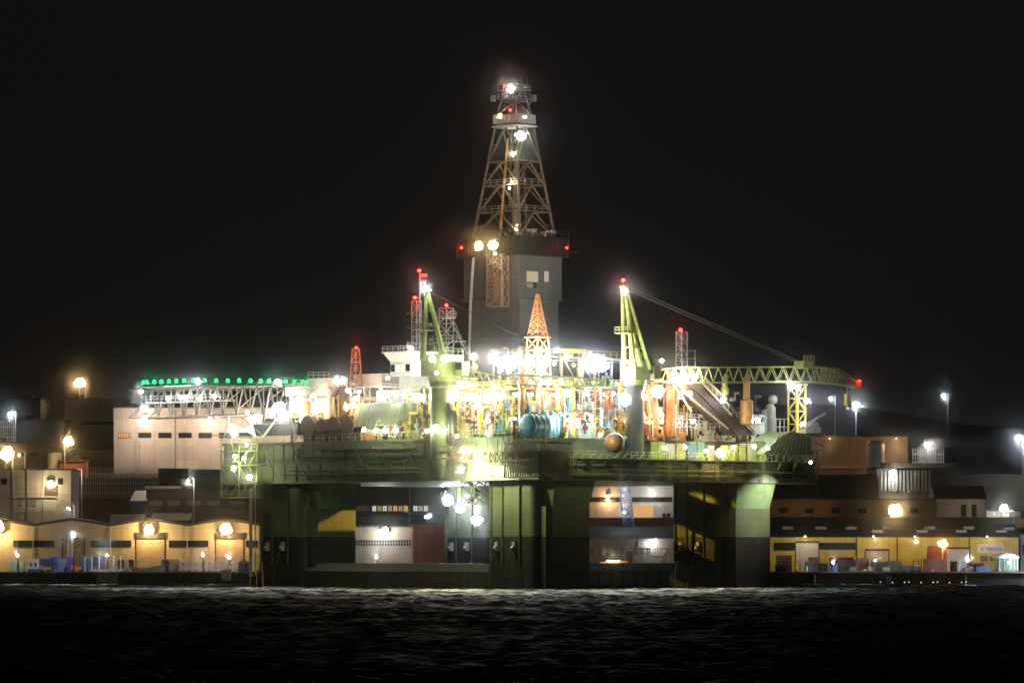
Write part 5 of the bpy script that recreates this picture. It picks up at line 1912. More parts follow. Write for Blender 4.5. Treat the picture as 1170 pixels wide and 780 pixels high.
# boom rest: lattice tower at the right corner
c = L(910.5, 488, ('y', -4.2))
zt = L(910.5, 440, ('y', -4.2)).z
m = MB()
m.lattice([(c.x - 1.1, -5.3, DK - 3.5), (c.x + 1.1, -5.3, DK - 3.5), (c.x + 1.1, -3.1, DK - 3.5), (c.x - 1.1, -3.1, DK - 3.5)],
          [(c.x - 1.1, -5.3, zt), (c.x + 1.1, -5.3, zt), (c.x + 1.1, -3.1, zt), (c.x - 1.1, -3.1, zt)], 6, .2, .12)
m.box(c.x - 1.4, -5.6, zt, c.x + 1.4, -2.8, zt + .3)
m.build('boom_rest', YELLOW, rig)
# two hoists hung below the boom
def hung(px, py0, py1, r0, pyk, r1, m_, nm, label):
    a = L(px, py0, ('y', -4.2))
    z1, z2 = L(px, py1, ('y', -4.2)).z, L(px, pyk, ('y', -4.2)).z
    m = MB()
    m.tube((a.x, a.y, a.z), (a.x, a.y, z2), r0, 12)
    m.lathe((a.x, a.y, 0), [(r0, z1), (r1, z1 + .3), (r1, z2 - .3), (r0, z2)], 16)
    m.tube((a.x - .2, a.y, a.z - .3), (a.x + .5, a.y, a.z + .7), r0 * .9, 8)
    return solo(m, nm, m_, label, 'hoist', (a.x, a.y, z1), True, None, True)
hung(853, 433, 486, .62, 456, 1.15, mat('hoist_orange_paint', (.60, .30, .10), .5, 0, .3, .9, .2), 'hanging_hoist', 'fat orange cylinder hanging below the yellow crane boom')
hung(828, 433, 452, .5, 442, .7, LIME, 'hanging_hoist', 'short yellow hoist hanging below the crane boom above a lamp')

# ---------------------------------------------------------------- lamps on the rig: (px, py, plane, colour, intensity, radius)
X, Yp = (lambda c: ('x', c)), (lambda c: ('y', c))
LAMPS = [
    # helideck and its underside
    (161, 447, X(-20), 'white', 60, .65), (165, 467, X(-20), 'cool', 260, 1.15), (165, 478, X(-20), 'warm', 120, .8),
    (192, 455, X(-19), 'white', 60, .75), (206, 454, X(-19), 'white', 45, .6), (213, 454, X(-19), 'white', 45, .6), (228, 455, X(-19), 'white', 50, .6), (245, 453, X(-19), 'white', 60, .7),
    (226, 436, X(-25), 'cool', 110, .95), (317.5, 436, X(-21), 'cool', 110, .9),
    (284, 471, X(-14), 'white', 120, .75), (293, 477, X(-14), 'white', 170, .9), (267, 495, X(-12.5), 'white', 160, .95), (283, 490, X(-12.5), 'lime', 70, .5),
    # cluster above the left corner
    (319, 466, X(-7.0), 'cool', 330, 2.0), (312, 472, X(-7.0), 'white', 400, 1.2), (327, 473, X(-7.0), 'cool', 400, 1.2), (320, 477, X(-7.0), 'white', 300, 1.1),
    (358, 452, X(-8), 'white', 140, .75), (362, 470, X(-7.5), 'warm', 150, .8), (385, 436, X(-8), 'white', 170, .9), (392, 434, X(-8), 'white', 170, .95), (397, 446, X(-8), 'warm', 110, .6),
    (396, 465, X(-7), 'orange', 300, .9), (400, 489, X(-7.5), 'white', 130, .6), (407, 455, X(-8), 'cool', 120, .65), (443, 432, X(-7), 'white', 60, .5), (443, 452, X(-7.5), 'white', 130, .65),
    (463, 452, X(-7.5), 'white', 150, .7), (481, 453, X(-7.5), 'white', 150, .7), (470, 398, X(-4), 'white', 60, .6),
    # four lamps in a row
    (416, 491, X(-10.6), 'lime', 100, .75), (430, 491.5, X(-10.6), 'lime', 100, .75), (440, 491.5, X(-10.6), 'lime', 100, .75), (452, 491.5, X(-10.6), 'lime', 100, .75),
    (498, 489, X(-11.8), 'lime', 240, 1.1), (488, 492, X(-11), 'lime', 160, .7), (508, 491, X(-11.8), 'lime', 160, .6),
    # left end of the hull
    (282, 508, X(-12.3), 'lime', 70, .5), (269, 521, X(-12.3), 'lime', 80, .7), (279, 523, X(-12.3), 'lime', 70, .6), (267, 535, X(-12.3), 'lime', 110, .85), (285, 545, X(-12.3), 'lime', 110, .85),
    # near corner, under the gangway
    (522, 498, X(-11.6), 'lime', 70, .5), (528, 513, X(-11.8), 'lime', 980, .5), (544, 522, X(-12), 'lime', 980, .8), (527, 537, X(-12), 'lime', 980, .8), (546, 539, X(-12), 'lime', 980, .75), (556, 495, X(-11.5), 'cyan', 90, .6),
    # strong lamps at the foot of the far column
    (512, 571, X(38.4), 'cool', 420, 1.9), (526, 580, X(38.4), 'cool', 300, 1.7), (545, 594, X(38.4), 'cool', 360, 1.8),
    # centre
    (541, 407, Yp(12), 'white', 200, 1.0), (564, 409, Yp(11), 'white', 260, 1.15), (543, 419, Yp(11), 'orange', 90, .7),
    (575, 414, Yp(9), 'cool', 600, 1.4), (590, 411, Yp(9), 'cool', 700, 1.5), (605, 414, Yp(7), 'white', 600, 1.4), (622, 412, Yp(6), 'cool', 500, 1.3), (583, 419, Yp(8), 'white', 400, 1.2),
    (520, 453, X(-7), 'warm', 170, .9), (534, 453, X(-7), 'white', 150, .8), (545, 453, X(-7), 'warm', 150, .75), (563, 450, X(-7), 'white', 260, 1.0), (565, 442, X(-7), 'warm', 120, .7),
    (636, 400, Yp(10), 'white', 120, .7), (648, 407, Yp(3), 'white', 160, .85), (676, 411, Yp(1), 'cool', 500, 1.3), (686, 415, Yp(0), 'cool', 600, 1.35), (668, 416, Yp(0), 'white', 300, 1.0), (692, 419, Yp(-1), 'cool', 260, .9),
    (627, 438, Yp(-3), 'cool', 130, .6), (648, 449, Yp(-3), 'warm', 240, .9), (660, 484, Yp(-3.5), 'white', 240, .9), (694, 435, Yp(-3), 'white', 100, .55), (716, 434, Yp(-6.5), 'white', 90, .5),
]
LAMPS += [
    (714, 456, Yp(-7.2), 'cyan', 420, 1.9), (752, 447, Yp(-4.5), 'warm', 420, 2.0), (736, 454, Yp(-5), 'warm', 200, .8), (756, 474, Yp(-4.5), 'white', 90, .55),
    (774, 431, Yp(-5), 'white', 300, 1.1), (783, 430, Yp(-5), 'white', 340, 1.15), (793, 430, Yp(-5), 'white', 300, 1.0), (788, 450, Yp(-5), 'warm', 200, .8), (792, 481, Yp(-5), 'white', 130, .7), (826, 457, Yp(-5), 'white', 100, .75),
    (866, 480, Yp(-4), 'cool', 140, .8), (904, 441, Yp(-6.5), 'cool', 260, 1.15), (912, 443, Yp(-6.5), 'white', 180, .95), (921.5, 458, Yp(-6), 'cool', 120, .95), (917, 484, Yp(-6.5), 'white', 120, .7),
    # walkway lamps on the right
    (824, 517, Yp(-11.2), 'sodium', 260, 1.7), (807, 515, Yp(-10), 'white', 90, .55), (759, 512, Yp(-11.0), 'lime', 60, .5), (783, 511, Yp(-11.0), 'lime', 60, .5), (838, 511, Yp(-11.0), 'lime', 55, .45), (862, 510, Yp(-11.0), 'lime', 70, .55), (877, 512, Yp(-11.0), 'lime', 60, .5), (686, 496, Yp(-12.5), 'lime', 480, .5),
]
NAMED = {(824, 517): 'large orange floodlight on right deck edge', (714, 456): 'cyan floodlight on the right crane pedestal', (752, 447): 'warm floodlight beside the brown columns'}
for (px, py, pl, cn_, I, r) in LAMPS:
    add_lamp(L(px, py, pl), cn_, I * (.72 if 510 < px < 800 and py < 470 else .18 if pl == ('x', -19) else .75 if pl == ('y', -11.0) else .32), r * .82, rig, 'floodlight', label=NAMED.get((px, py)))

# derrick lamps and red beacons
def dl(px, py, Yd, cn_, I, r, nm='derrick_lamp', glow=40.0):
    add_lamp(L(px, py, ('Y', Yd)), cn_, I, r, rig, nm, glow=glow)
dl(584, 102, 826, 'white', 70, .85)
dl(595.5, 156, 828, 'white', 120, 1.15)
dl(586, 176, 829, 'warm', 40, .6)
dl(547, 281, 826, 'sodium', 50, 1.15)
dl(563, 280, 824, 'sodium', 55, 1.25)
dl(571, 133, 826, 'sodium', 14, .45)
dl(600, 134, 826, 'white', 16, .3)
for (px, py, pl, I, r) in ((577, 98, ('Y', 829), 14, .42), (583, 126, ('Y', 824), 12, .38), (527, 283, X(15.6), 6, .36), (647.5, 283, Yp(19.8), 6, .36), (474, 340, X(1), 30, .48), (479, 309, X(.6), 20, .48), (510, 348.5, X(2.6), 16, .42),
                           (407, 397, X(-2), 24, .42), (777.5, 376.5, Yp(2), 22, .45)):
    add_lamp(L(px, py, pl), 'red', I, r, rig, 'beacon_light', glow=5.5)
# work light inside the tower, and the light that falls on the right haunch
add_lamp(L(590, 262, ('Y', 838)), 'warm', 60, .3, rig, 'derrick_lamp', off=(0, 0, 1.0))
add_lamp(L(582, 215, ('Y', 838)), 'warm', 45, .25, rig, 'derrick_lamp', off=(0, 0, 1.0))
add_lamp(L(566, 290, X(14.6)), 'warm', 16, .2, rig, 'derrick_lamp', off=(-.3, 0, -1.5))
_p = L(926, 528, ('y', -16.0))
add_lamp(_p, 'white', 1700, .4, rig, 'hull_lamp', spot=66, aim=L(868, 580, ('y', -8)) - _p, off=(-.8, .3, -.6))
def patch_lamp(P, pix, pl, I, bar=None):
    """added lamp hidden under the deck, masked to throw a four-cornered patch of light"""
    P = Vector(P)
    tg = [L(u, v, pl) for u, v in pix]
    mid = sum(tg, Vector((0, 0, 0))) / 4
    src = P + Vector((0, 0, -.7))
    lamp = add_lamp(P, 'amber', I, .2, rig, 'hull_lamp', spot=44, aim=mid - src, off=(0, 0, -.7))
    for ch in lamp.children:
        if ch.type == 'LIGHT':
            ch.data.shadow_soft_size = .012
    f = 1.1 / (mid - src).length
    inn = [src + (t_ - src) * f for t_ in tg]
    c_ = sum(inn, Vector((0, 0, 0))) / 4
    out_ = [c_ + (v - c_).normalized() * 1.15 for v in inn]
    m = MB()
    for i in range(4):
        j = (i + 1) % 4
        m.extr([inn[i], inn[j], out_[j], out_[i]], (mid - src).normalized() * .02)
    if bar:
        a_, b_ = inn[0].lerp(inn[1], bar), inn[3].lerp(inn[2], bar)
        d_ = (inn[1] - inn[0]).normalized() * .022
        m.extr([a_ - d_, a_ + d_, b_ + d_, b_ - d_], (mid - src).normalized() * .03)
    m.bar(out_[0], P + Vector((0, 0, .8)), .03)
    bd = m.build('light_mask', DARK, lamp)  # unseen plates added to cut the lamp's light into a patch
    bd.location = -lamp.location
patch_lamp((26.0, 33.0, 17.6), [(349, 606), (410, 606), (410, 583), (391, 583)], ('y', 51.2), 2600)
patch_lamp((20.0, 11.0, 17.6), [(769, 596), (816, 618), (816, 642), (769, 618)], ('x', 40.15), 1600, .5)

# ---------------------------------------------------------------- loose things on the rig
BOXC = [('yellow', mat('box_lime_yellow', (.55, .60, .12), .5, 0, .25, 1.0, .2)), ('white', WHITE), ('green', mat('box_green', (.10, .42, .16), .5, 0, .25, 1.0, .2)), ('blue', BLUE)]
CB = [(756, 512, 0, 'yellow crate, leftmost on the lit right deck edge'), (766, 511, 1, 'white crate, second from the left on lit right deck edge'), (778, 512, 0, 'wide yellow crate left of the blue crate on deck edge'), (791, 511, 3, 'blue crate on the lit right deck edge'),
      (801, 512, 2, 'green crate left of the large orange deck edge lamp'), (812, 514, 1, 'white crate just left of the large orange deck edge lamp'), (836, 511, 0, 'yellow crate just right of the large orange deck edge lamp'), (848, 511, 0, 'second yellow crate right of the large orange lamp'), (859, 509, 1, 'tall white crate under the end of the brown chute'), (870, 512, 0, 'rightmost yellow crate on the lit deck edge')]
for (px, py, ci, lab) in CB:
    c = L(px, 520, ('y', -6.4))
    z1 = L(px, 504 + (px % 3) * 2, ('y', -6.4)).z
    sx = 1.9 + (px % 4) * .25
    t = thing('deck_crate', lab, 'crate', (c.x, -6.4, HI + .12), True, 'crates on the right deck edge')
    m = MB().box(c.x - sx * .5, -6.4, HI + .3, c.x + sx * .5, -4.6, z1 - .08)
    for k in range(6):
        x = c.x - sx * .45 + k * sx * .18
        m.box(x - .05, -6.46, HI + .4, x + .05, -6.4, z1 - .2)
    m.build('body', BOXC[ci][1], t)
    f = MB()
    for xx in (-.5, .5):
        for yy in (-6.42, -4.58):
            f.bar((c.x + sx * xx, yy, HI + .12), (c.x + sx * xx, yy, z1), .07)
    f.box(c.x - sx * .52, -6.5, z1 - .08, c.x + sx * .52, -4.5, z1)
    f.build('frame', DARK, t)
# big ball fender hung on the right deck edge
c = L(702, 505.5, ('y', -11.3))
t = thing('ball_fender', 'big round orange and black fender ball hanging on the deck edge', 'fender', (c.x, c.y, c.z - 1.75), True)
m = MB().sphere((c.x, c.y, c.z), 1.75, 24, 16)
MB.build(m, 'ball', mat('fender_orange', (.20, .10, .045), .5, 0, .3, .5, .3), t, True)
m = MB()
m.bar((c.x - .1, c.y, c.z + 1.7), (c.x - .3, -9.4, c.z + 3.3), .07)
m.bar((c.x + 1.5, c.y, c.z - .8), (c.x - 1.2, -9.5, c.z + 2.2), .06)
m.lathe((c.x, c.y, c.z), [(.3, 1.66), (.3, 1.9), (.1, 1.95)], 10)
m.build('rope', GREENP, t)
# containers on deck
def container(name, lab, org, lx_, ly_, hz, m_, rig_=False, group=None, cat='container', rot=0.0, labeldoor=None):
    t = thing(name, lab, cat, org, rig_, group)
    x, y, z = org
    m = MB()
    m.box(x - lx_ / 2 + .04, y + .04, z + .1, x + lx_ / 2 - .04, y + ly_ - .04, z + hz - .06)
    k = x - lx_ / 2 + .3
    while k < x + lx_ / 2 - .3:
        m.box(k, y - .02, z + .25, k + .16, y + .04, z + hz - .2)
        k += .36
    m.build('body', m_, t)
    f = MB()
    for xx in (x - lx_ / 2 - .02, x + lx_ / 2 - .08):
        for yy in (y - .03, y + ly_ - .07):
            f.box(xx, yy, z, xx + .1, yy + .1, z + hz)
    for zz in (z, z + hz - .12):
        f.box(x - lx_ / 2 + .03, y - .036, zz + .01, x + lx_ / 2 - .03, y + .036, zz + .11)
        f.box(x - lx_ / 2 + .03, y + ly_ - .03, zz + .01, x + lx_ / 2 - .03, y + ly_ + .036, zz + .11)
        for xx in (x - lx_ / 2 - .015, x + lx_ / 2 - .075):
            f.box(xx, y + .03, zz + .015, xx + .09, y + ly_ - .02, zz + .105)
    f.build('frame', m_, t)
    d = MB()
    for s in (0, 1):
        d.box(x + lx_ / 2 - .039, y + .12 + s * (ly_ / 2 - .1), z + .2, x + lx_ / 2 - .01, y + ly_ / 2 - .02 + s * (ly_ / 2 - .1), z + hz - .2)
        d.bar((x + lx_ / 2 + .0, y + .5 + s * ly_ / 2.5, z + .25), (x + lx_ / 2 + .0, y + .5 + s * ly_ / 2.5, z + hz - .25), .03)
    dd = d.build('door', m_, t)
    if rot:
        t.rotation_euler.z += R(rot)
    return t
for (px, pl_, lx_, hz, m_, lab) in ((538, -6.6, 4.5, 2.6, BEIGE, 'beige container on deck behind the lamps left of the mud tanks'), (646, -3.0, 3.4, 2.4, YELLOW, 'yellow container on deck right of pale blue bottles'), (676, -3.2, 4.2, 2.7, WHITE, 'white container on deck above the ball fender'), (691, -3.2, 2.2, 2.2, ORANGE, 'orange container on deck just right of the white container')):
    if px < 600:
        c = L(px, 497, ('x', pl_))
        container('deck_container', lab, (-6.4, c.y, ZD), 2.4, lx_, hz, m_, True)
    else:
        c = L(px, 497, ('y', pl_))
        container('deck_container', lab, (c.x, pl_ + 1.0, ZD), lx_, 2.4, hz, m_, True)

# ================================================================ QUAYSIDE CLUTTER
QZ = 2.21
def qx(px, Y):
    return wx(px, Y)
Yq = 915.0
for i, (a, b, m_, lab) in enumerate(((44, 56, NAVY, 'dark blue container right of the white and blue cabin'), (56.5, 65, NAVY, 'second blue container, between dark blue one and pale one'), (65.5, 76, mat('pale_container_blue', (.20, .36, .55), .5, 0, .25, .9, .2), 'pale blue container on the left quay'),
                                     (76.5, 84, mat('container_violet', (.09, .05, .34), .5, 0, .25, .9, .2), 'violet blue container at the foot of the slender quay mast'), (91, 104, NAVY, 'blue container right of slender quay mast'), (104.5, 122, NAVY, 'long blue container behind the white posts'))):
    yq = Yq + (i % 3) * 2
    container('site_container', lab, ((qx(a, yq) + qx(b, yq)) / 2, yq, QZ), qx(b, yq) - qx(a, yq), 2.4, 2.9 + (i % 2) * .3, m_, False, 'blue containers on the left quay')
# white and blue cabin with two windows
yq = 911.0
x0, x1 = qx(32, yq), qx(43, yq)
t = thing('site_cabin', 'white and blue site cabin with two small dark windows', 'cabin', ((x0 + x1) / 2, yq, QZ))
MB().box(x0, yq, QZ + .9, x1, yq + 2.5, QZ + 2.7).build('wall', DOORW, t)
MB().box(x0 - .02, yq - .02, QZ + .1, x1 + .02, yq + 2.5, QZ + .9).build('base', NAVY, t)
MB().box(x0 - .1, yq - .1, QZ + 2.7, x1 + .1, yq + 2.6, QZ + 2.82).build('roof', WHITE, t)
for f in (.2, .68):
    MB().box(x0 + (x1 - x0) * f, yq - .05, QZ + 1.4, x0 + (x1 - x0) * f + .35, yq - .003, QZ + 2.1).build('window', GLASS, t)
container('pale_green_container', 'pale green open container left of the white and blue cabin', ((qx(11, 910) + qx(27, 910)) / 2, 910, QZ), qx(27, 910) - qx(11, 910), 2.4, 2.2, GREENP)
# slender mast with orange machine
t = thing('quay_mast', 'slender dark lattice mast standing on the left quay', 'mast', (qx(80, 922), 922, QZ))
m = MB()
c = qx(80, 922)
m.lattice([(c - .5, 921.5, QZ), (c + .5, 921.5, QZ), (c + .5, 922.5, QZ), (c - .5, 922.5, QZ)], [(c - .3, 921.7, wz(608, 922)), (c + .3, 921.7, wz(608, 922)), (c + .3, 922.3, wz(608, 922)), (c - .3, 922.3, wz(608, 922))], 9, .08, .05)
m.build('tower', STEEL, t)
m = MB().bar((c - 1.4, 922, wz(615, 922)), (c + 2.8, 922, wz(615, 922)), .12)
m.build('arm', STEEL, t)
def forklift(px, Y, lab, m_):
    x = qx(px, Y)
    t = thing('forklift', lab, 'forklift', (x, Y, QZ))
    m = MB().box(x - 1.2, Y, QZ + .5, x + .9, Y + 1.3, QZ + 1.3)
    m.box(x - 1.2, Y + .1, QZ + 1.3, x - .5, Y + 1.2, QZ + 1.6)
    m.build('body', m_, t)
    m = MB()
    for xx in (-.6, .6):
        for yy in (.1, 1.2):
            m.bar((x + xx, Y + yy, QZ + 1.3), (x + xx * .8, Y + yy, QZ + 2.4), .06)
    m.box(x - .7, Y, QZ + 2.4, x + .7, Y + 1.3, QZ + 2.5)
    m.build('overhead_guard', DARK, t)
    m = MB()
    for yy in (.3, 1.0):
        m.bar((x + 1.05, Y + yy, QZ + .1), (x + 1.05, Y + yy, QZ + 3.0), .08)
        m.box(x + 1.1, Y + yy - .07, QZ + .15, x + 2.2, Y + yy + .07, QZ + .22)
    m.bar((x + 1.05, Y + .3, QZ + 2.9), (x + 1.05, Y + 1.0, QZ + 2.9), .06)
    m.build('lift_mast', DARK, t)
    for (xx, yy) in ((-.8, -.02), (.6, -.02), (-.8, 1.3), (.6, 1.3)):
        MB().tube((x + xx, Y + yy - .12, QZ + .42), (x + xx, Y + yy + .14, QZ + .42), .42, 14).build('wheel', RUBBER, t, True)
    return t
forklift(88, 913, 'orange forklift truck parked beside the violet blue container', ORANGE)
forklift(52, 909, 'pale orange forklift truck before the dark blue container', mat('forklift_pale_orange', (.60, .38, .22), .5))
forklift(893, 913, 'red forklift truck beside the right rig column', RED)
forklift(1047, 913, 'dark grey forklift on quay left of the stacked red containers', GREYW)
# row of white posts with mesh: fence on the left quay
t = thing('mesh_fence', 'open mesh fence with tall white posts on left quay', 'fence', (qx(120, 909), 909, QZ))
for k in range(7):
    x = qx(97 + 8.2 * k, 909)
    MB().box(x - .1, 908.9, QZ, x + .1, 909.1, QZ + 3.4).build('post', WHITE, t)
m = MB()
for k in range(10):
    m.bar((qx(97, 909), 909.12, QZ + .3 + k * .3), (qx(146, 909), 909.12, QZ + .3 + k * .3), .02)
m.build('mesh', STEEL, t)
m = MB()
for k in range(26):
    x = qx(101 + (k * 37 % 45), 907.2)
    y = 907.2 + (k * 13 % 9) * .12
    s = .25 + (k * 7 % 5) * .09
    m.box(x - s, y, QZ, x + s, y + s * 1.5, QZ + s * 1.6)
tag(m.build('rubble', mat('rubble_stone', (.38, .35, .30), .9, 0, .4, 1.2)), kind='stuff')
# wall of pallets and white panels left of warehouse door
def pallet_stack(px, Y, lab, n, m_, w_=1.2, load=None, group=None):
    x = qx(px, Y)
    t = thing('pallet_stack', lab, 'pallet stack', (x, Y, QZ), group=group)
    for k in range(n):
        z = QZ + .005 + k * .165
        m = MB()
        for q in range(5):
            m.box(x - w_ / 2 + q * w_ / 4.6, Y, z + .1, x - w_ / 2 + q * w_ / 4.6 + .15, Y + 1.0, z + .14)
        for q in (0, .42, .86):
            m.box(x - w_ / 2, Y + q, z, x + w_ / 2, Y + q + .1, z + .098)
        m.build('pallet', WOOD, t)
    if load:
        z = QZ + .005 + n * .165
        MB().box(x - w_ / 2 + .05, Y + .05, z, x + w_ / 2 - .05, Y + .95, z + load).build('load', m_, t)
    return t
for (px, n, lab, m_, ld) in ((142, 8, 'bare timber pallet stack near the left end of low concrete wall', WOOD, 0), (176, 6, 'bright timber pallet stack lit before the cream warehouse door', WOOD, .5), (184, 4, 'short pallet stack right of bright timber stack', WOOD, .9)):
    pallet_stack(px, 914, lab, n, m_, 1.4, ld)
lw = MB().box(qx(146, 912), 912, QZ, qx(187, 912), 912.4, QZ + 1.1)
solo(lw, 'barrier_wall', CONC, 'low concrete barrier wall in front of the cream warehouse', 'barrier', (qx(166, 912), 912, QZ))
container('grey_cabinet', 'narrow grey violet cabinet before the cream warehouse', ((qx(184.5, 916) + qx(193, 916)) / 2, 916, QZ), qx(193, 916) - qx(184.5, 916), 1.6, 2.7, mat('cabinet_grey_violet', (.26, .23, .30), .5), cat='cabinet')
container('pink_cabinet', 'pale pinkish storage box right of the narrow grey cabinet', ((qx(193.5, 915) + qx(205, 915)) / 2, 915, QZ), qx(205, 915) - qx(193.5, 915), 1.6, 2.8, mat('cabinet_pale_pink', (.55, .42, .36), .5), cat='storage box')
# wire cages with wrapped loads
def cage(px, Y, z, lab, m_, group):
    x = qx(px, Y)
    t = thing('wire_cage', lab, 'cage', (x, Y, z), group=group)
    h, w2, d2 = 1.25, .62, 1.0
    m = MB()
    for xx in (-w2, w2):
        for yy in (0, d2):
            m.bar((x + xx, Y + yy, z + .05), (x + xx, Y + yy, z + h), .05)
    for k in range(5):
        zz = z + .05 + (h - .05) * k / 4
        m.bar((x - w2, Y, zz), (x + w2, Y, zz), .025)
        m.bar((x - w2, Y + d2, zz), (x + w2, Y + d2, zz), .025)
    for k in range(1, 5):
        m.bar((x - w2 + 2 * w2 * k / 5, Y, z + .05), (x - w2 + 2 * w2 * k / 5, Y, z + h), .02)
    m.box(x - w2, Y, z, x + w2, Y + d2, z + .06)
    m.build('frame', STEEL, t)
    r_ = random.Random(int(px * 7 + z * 31))
    m = MB()
    for q in range(9):
        a, c_, e = r_.uniform(-.5, .2), r_.uniform(.05, .5), r_.uniform(.06, .5)
        m.box(x + a, Y + c_, z + e + .005 * q, x + a + r_.uniform(.2, .34), Y + c_ + r_.uniform(.2, .4), z + e + r_.uniform(.25, .55))
    m.build('load', m_, t)
    return t
GC = 'wire cages with wrapped loads on the left quay'
rk = [0, 0]
words = ['first', 'second', 'third', 'fourth', 'fifth', 'sixth', 'seventh', 'eighth', 'ninth', 'tenth']
for row in range(2):
    for k in range(9):
        pk_ = k < 5
        lab = '%s wire cage from left with %s load, %s row, before the right warehouse door' % (words[k], 'violet' if pk_ else 'pink', 'bottom' if row == 0 else 'top')
        cage(209 + k * 7.6, 913 + (k % 2) * .4, QZ + row * 1.27, lab, PLAST if pk_ else PLAST2, GC)
# kiosk with dark roof, hanging pale green box and concrete step on the quay face
x = qx(278, 909)
t = thing('kiosk', 'small dark kiosk with pitched roof beside the left rig column', 'kiosk', (x, 909, QZ))
MB().box(x - 1.0, 909, QZ, x + 1.0, 911, QZ + 2.0).build('wall', DARK, t)
MB().extr([(x - 1.35, 908.8, QZ + 2.0), (x, 908.8, QZ + 2.8), (x + 1.35, 908.8, QZ + 2.0)], (0, 2.4, 0)).build('roof', ROOF, t)
MB().box(x - .3, 908.93, QZ + .02, x + .35, 908.997, QZ + 1.7).build('door', BROWN, t)
x = qx(258.5, 903.2)
t = thing('skip', 'pale green steel skip hanging on quay face beside the left column', 'skip', (x, 903.2, .9))
m = MB().hexa([(x - .8, 902.2, .9), (x + .8, 902.2, .9), (x + .8, 904, .9), (x - .8, 904, .9)], [(x - 1.05, 902.0, 3.0), (x + 1.05, 902.0, 3.0), (x + 1.05, 904, 3.0), (x - 1.05, 904, 3.0)])
for k in range(4):
    m.box(x - .75 + k * .45, 901.95, 1.0, x - .65 + k * .45, 902.2, 2.9)
m.build('body', GREENP, t)
MB().bar((x - .7, 903, 3.0), (x - .7, 904.6, 3.6), .06).bar((x + .7, 903, 3.0), (x + .7, 904.6, 3.6), .06).build('hanger', DARK, t)
m = MB().box(qx(111, 903), 902.2, -2, qx(134.5, 903), 904.08, 2.25)
m.box(qx(111, 903) - .1, 902.0, 2.25, qx(134.5, 903) + .1, 904.08, 2.4)
solo(m, 'landing_step', CONC, 'pale concrete landing block projecting from the quay wall', 'landing', (qx(122, 903), 903, 0))

# yellow barrels, cones and machine seen beneath the rig
r_ = random.Random(5)
YB = [ORANGE, YELLOW, RED, WHITE, OCHRE]
for k in range(22):
    px = 407 + k * 3.05
    Yb = 909 + (k % 4) * 1.3
    x = qx(px, Yb)
    kind = k % 3
    cn2 = ['orange', 'yellow', 'red', 'white', 'ochre'][k % 5]
    if kind == 0:
        m = MB().lathe((x, Yb, QZ), [(.3, 0), (.32, .05), (.3, .3), (.33, .34), (.3, .38), (.3, .62), (.33, .66), (.3, .7), (.3, .95), (.1, .96)], 12)
        solo(m, 'barrel', YB[k % 5], 'single %s barrel on quay under the rig, %s from left in its row' % (cn2, words[k // 3]), 'barrel', (x, Yb, QZ), False, 'barrels and crates on the quay beneath the rig', True)
    elif kind == 1:
        s = .45 + .15 * (k % 4)
        m = MB().box(x - s, Yb, QZ, x + s, Yb + 1, QZ + 1.0 + .25 * (k % 3))
        for q in range(4):
            m.box(x - s - .02, Yb - .04, QZ + .1 + .25 * q, x + s + .02, Yb - .003, QZ + .25 + .25 * q)
        solo(m, 'slatted_crate', YB[k % 5], '%s slatted crate on quay under the rig, %s from left in its row' % (cn2, words[k // 3]), 'crate', (x, Yb, QZ), False, 'barrels and crates on the quay beneath the rig')
    else:
        m = MB().box(x - .18, Yb - .18, QZ, x + .18, Yb + .18, QZ + .06)
        m.tube((x, Yb, QZ + .06), (x, Yb, QZ + 1.5), .07, 8)
        m.box(x - .2, Yb - .03, QZ + 1.1, x + .2, Yb + .03, QZ + 1.6)
        solo(m, 'marker_post', YB[k % 5], '%s marker post on quay under the rig, %s from left in its row' % (cn2, words[k // 3]), 'marker post', (x, Yb, QZ), False, 'marker posts on the quay beneath the rig')
# small lit orange truck between the near and right columns
Yt = 925.0
x = qx(702, Yt)
t = thing('parked_truck', 'orange truck with bright white light bar between the rig columns', 'truck', (x, Yt, QZ))
m = MB().box(x - 2.9, Yt, QZ + .7, x + 1.1, Yt + 2.2, QZ + 2.2)
m.build('cargo_box', ORANGE, t)
m = MB().hexa([(x + 1.2, Yt, QZ + .6), (x + 3.0, Yt, QZ + .6), (x + 3.0, Yt + 2.2, QZ + .6), (x + 1.2, Yt + 2.2, QZ + .6)], [(x + 1.2, Yt, QZ + 2.4), (x + 2.6, Yt, QZ + 2.4), (x + 2.6, Yt + 2.2, QZ + 2.4), (x + 1.2, Yt + 2.2, QZ + 2.4)])
cabm = m.build('cab', ORANGE, t)
MB().box(x + 1.5, Yt - .03, QZ + 1.5, x + 2.5, Yt - .004, QZ + 2.2).build('window', GLASS, cabm)
MB().box(x - 1.6, Yt - .3, QZ + 2.3, x + 1.1, Yt + .2, QZ + 2.55).build('light_bar', emit('light_bar_white', (1, .97, .88), 4.0), t)
for xx in (-2.2, -1.2, 2.0):
    MB().tube((x + xx, Yt - .05, QZ + .5), (x + xx, Yt + .3, QZ + .5), .5, 14).build('wheel', RUBBER, t, True)
ld = bpy.data.lights.new('truck_light', 'POINT')
ld.energy = 90 * 12.57
ld.color = CO['warm']
lo = bpy.data.objects.new('truck_light', ld)
lo.parent = t
lo.location = (-.4, -2.0, 3.0)
COL.objects.link(lo)

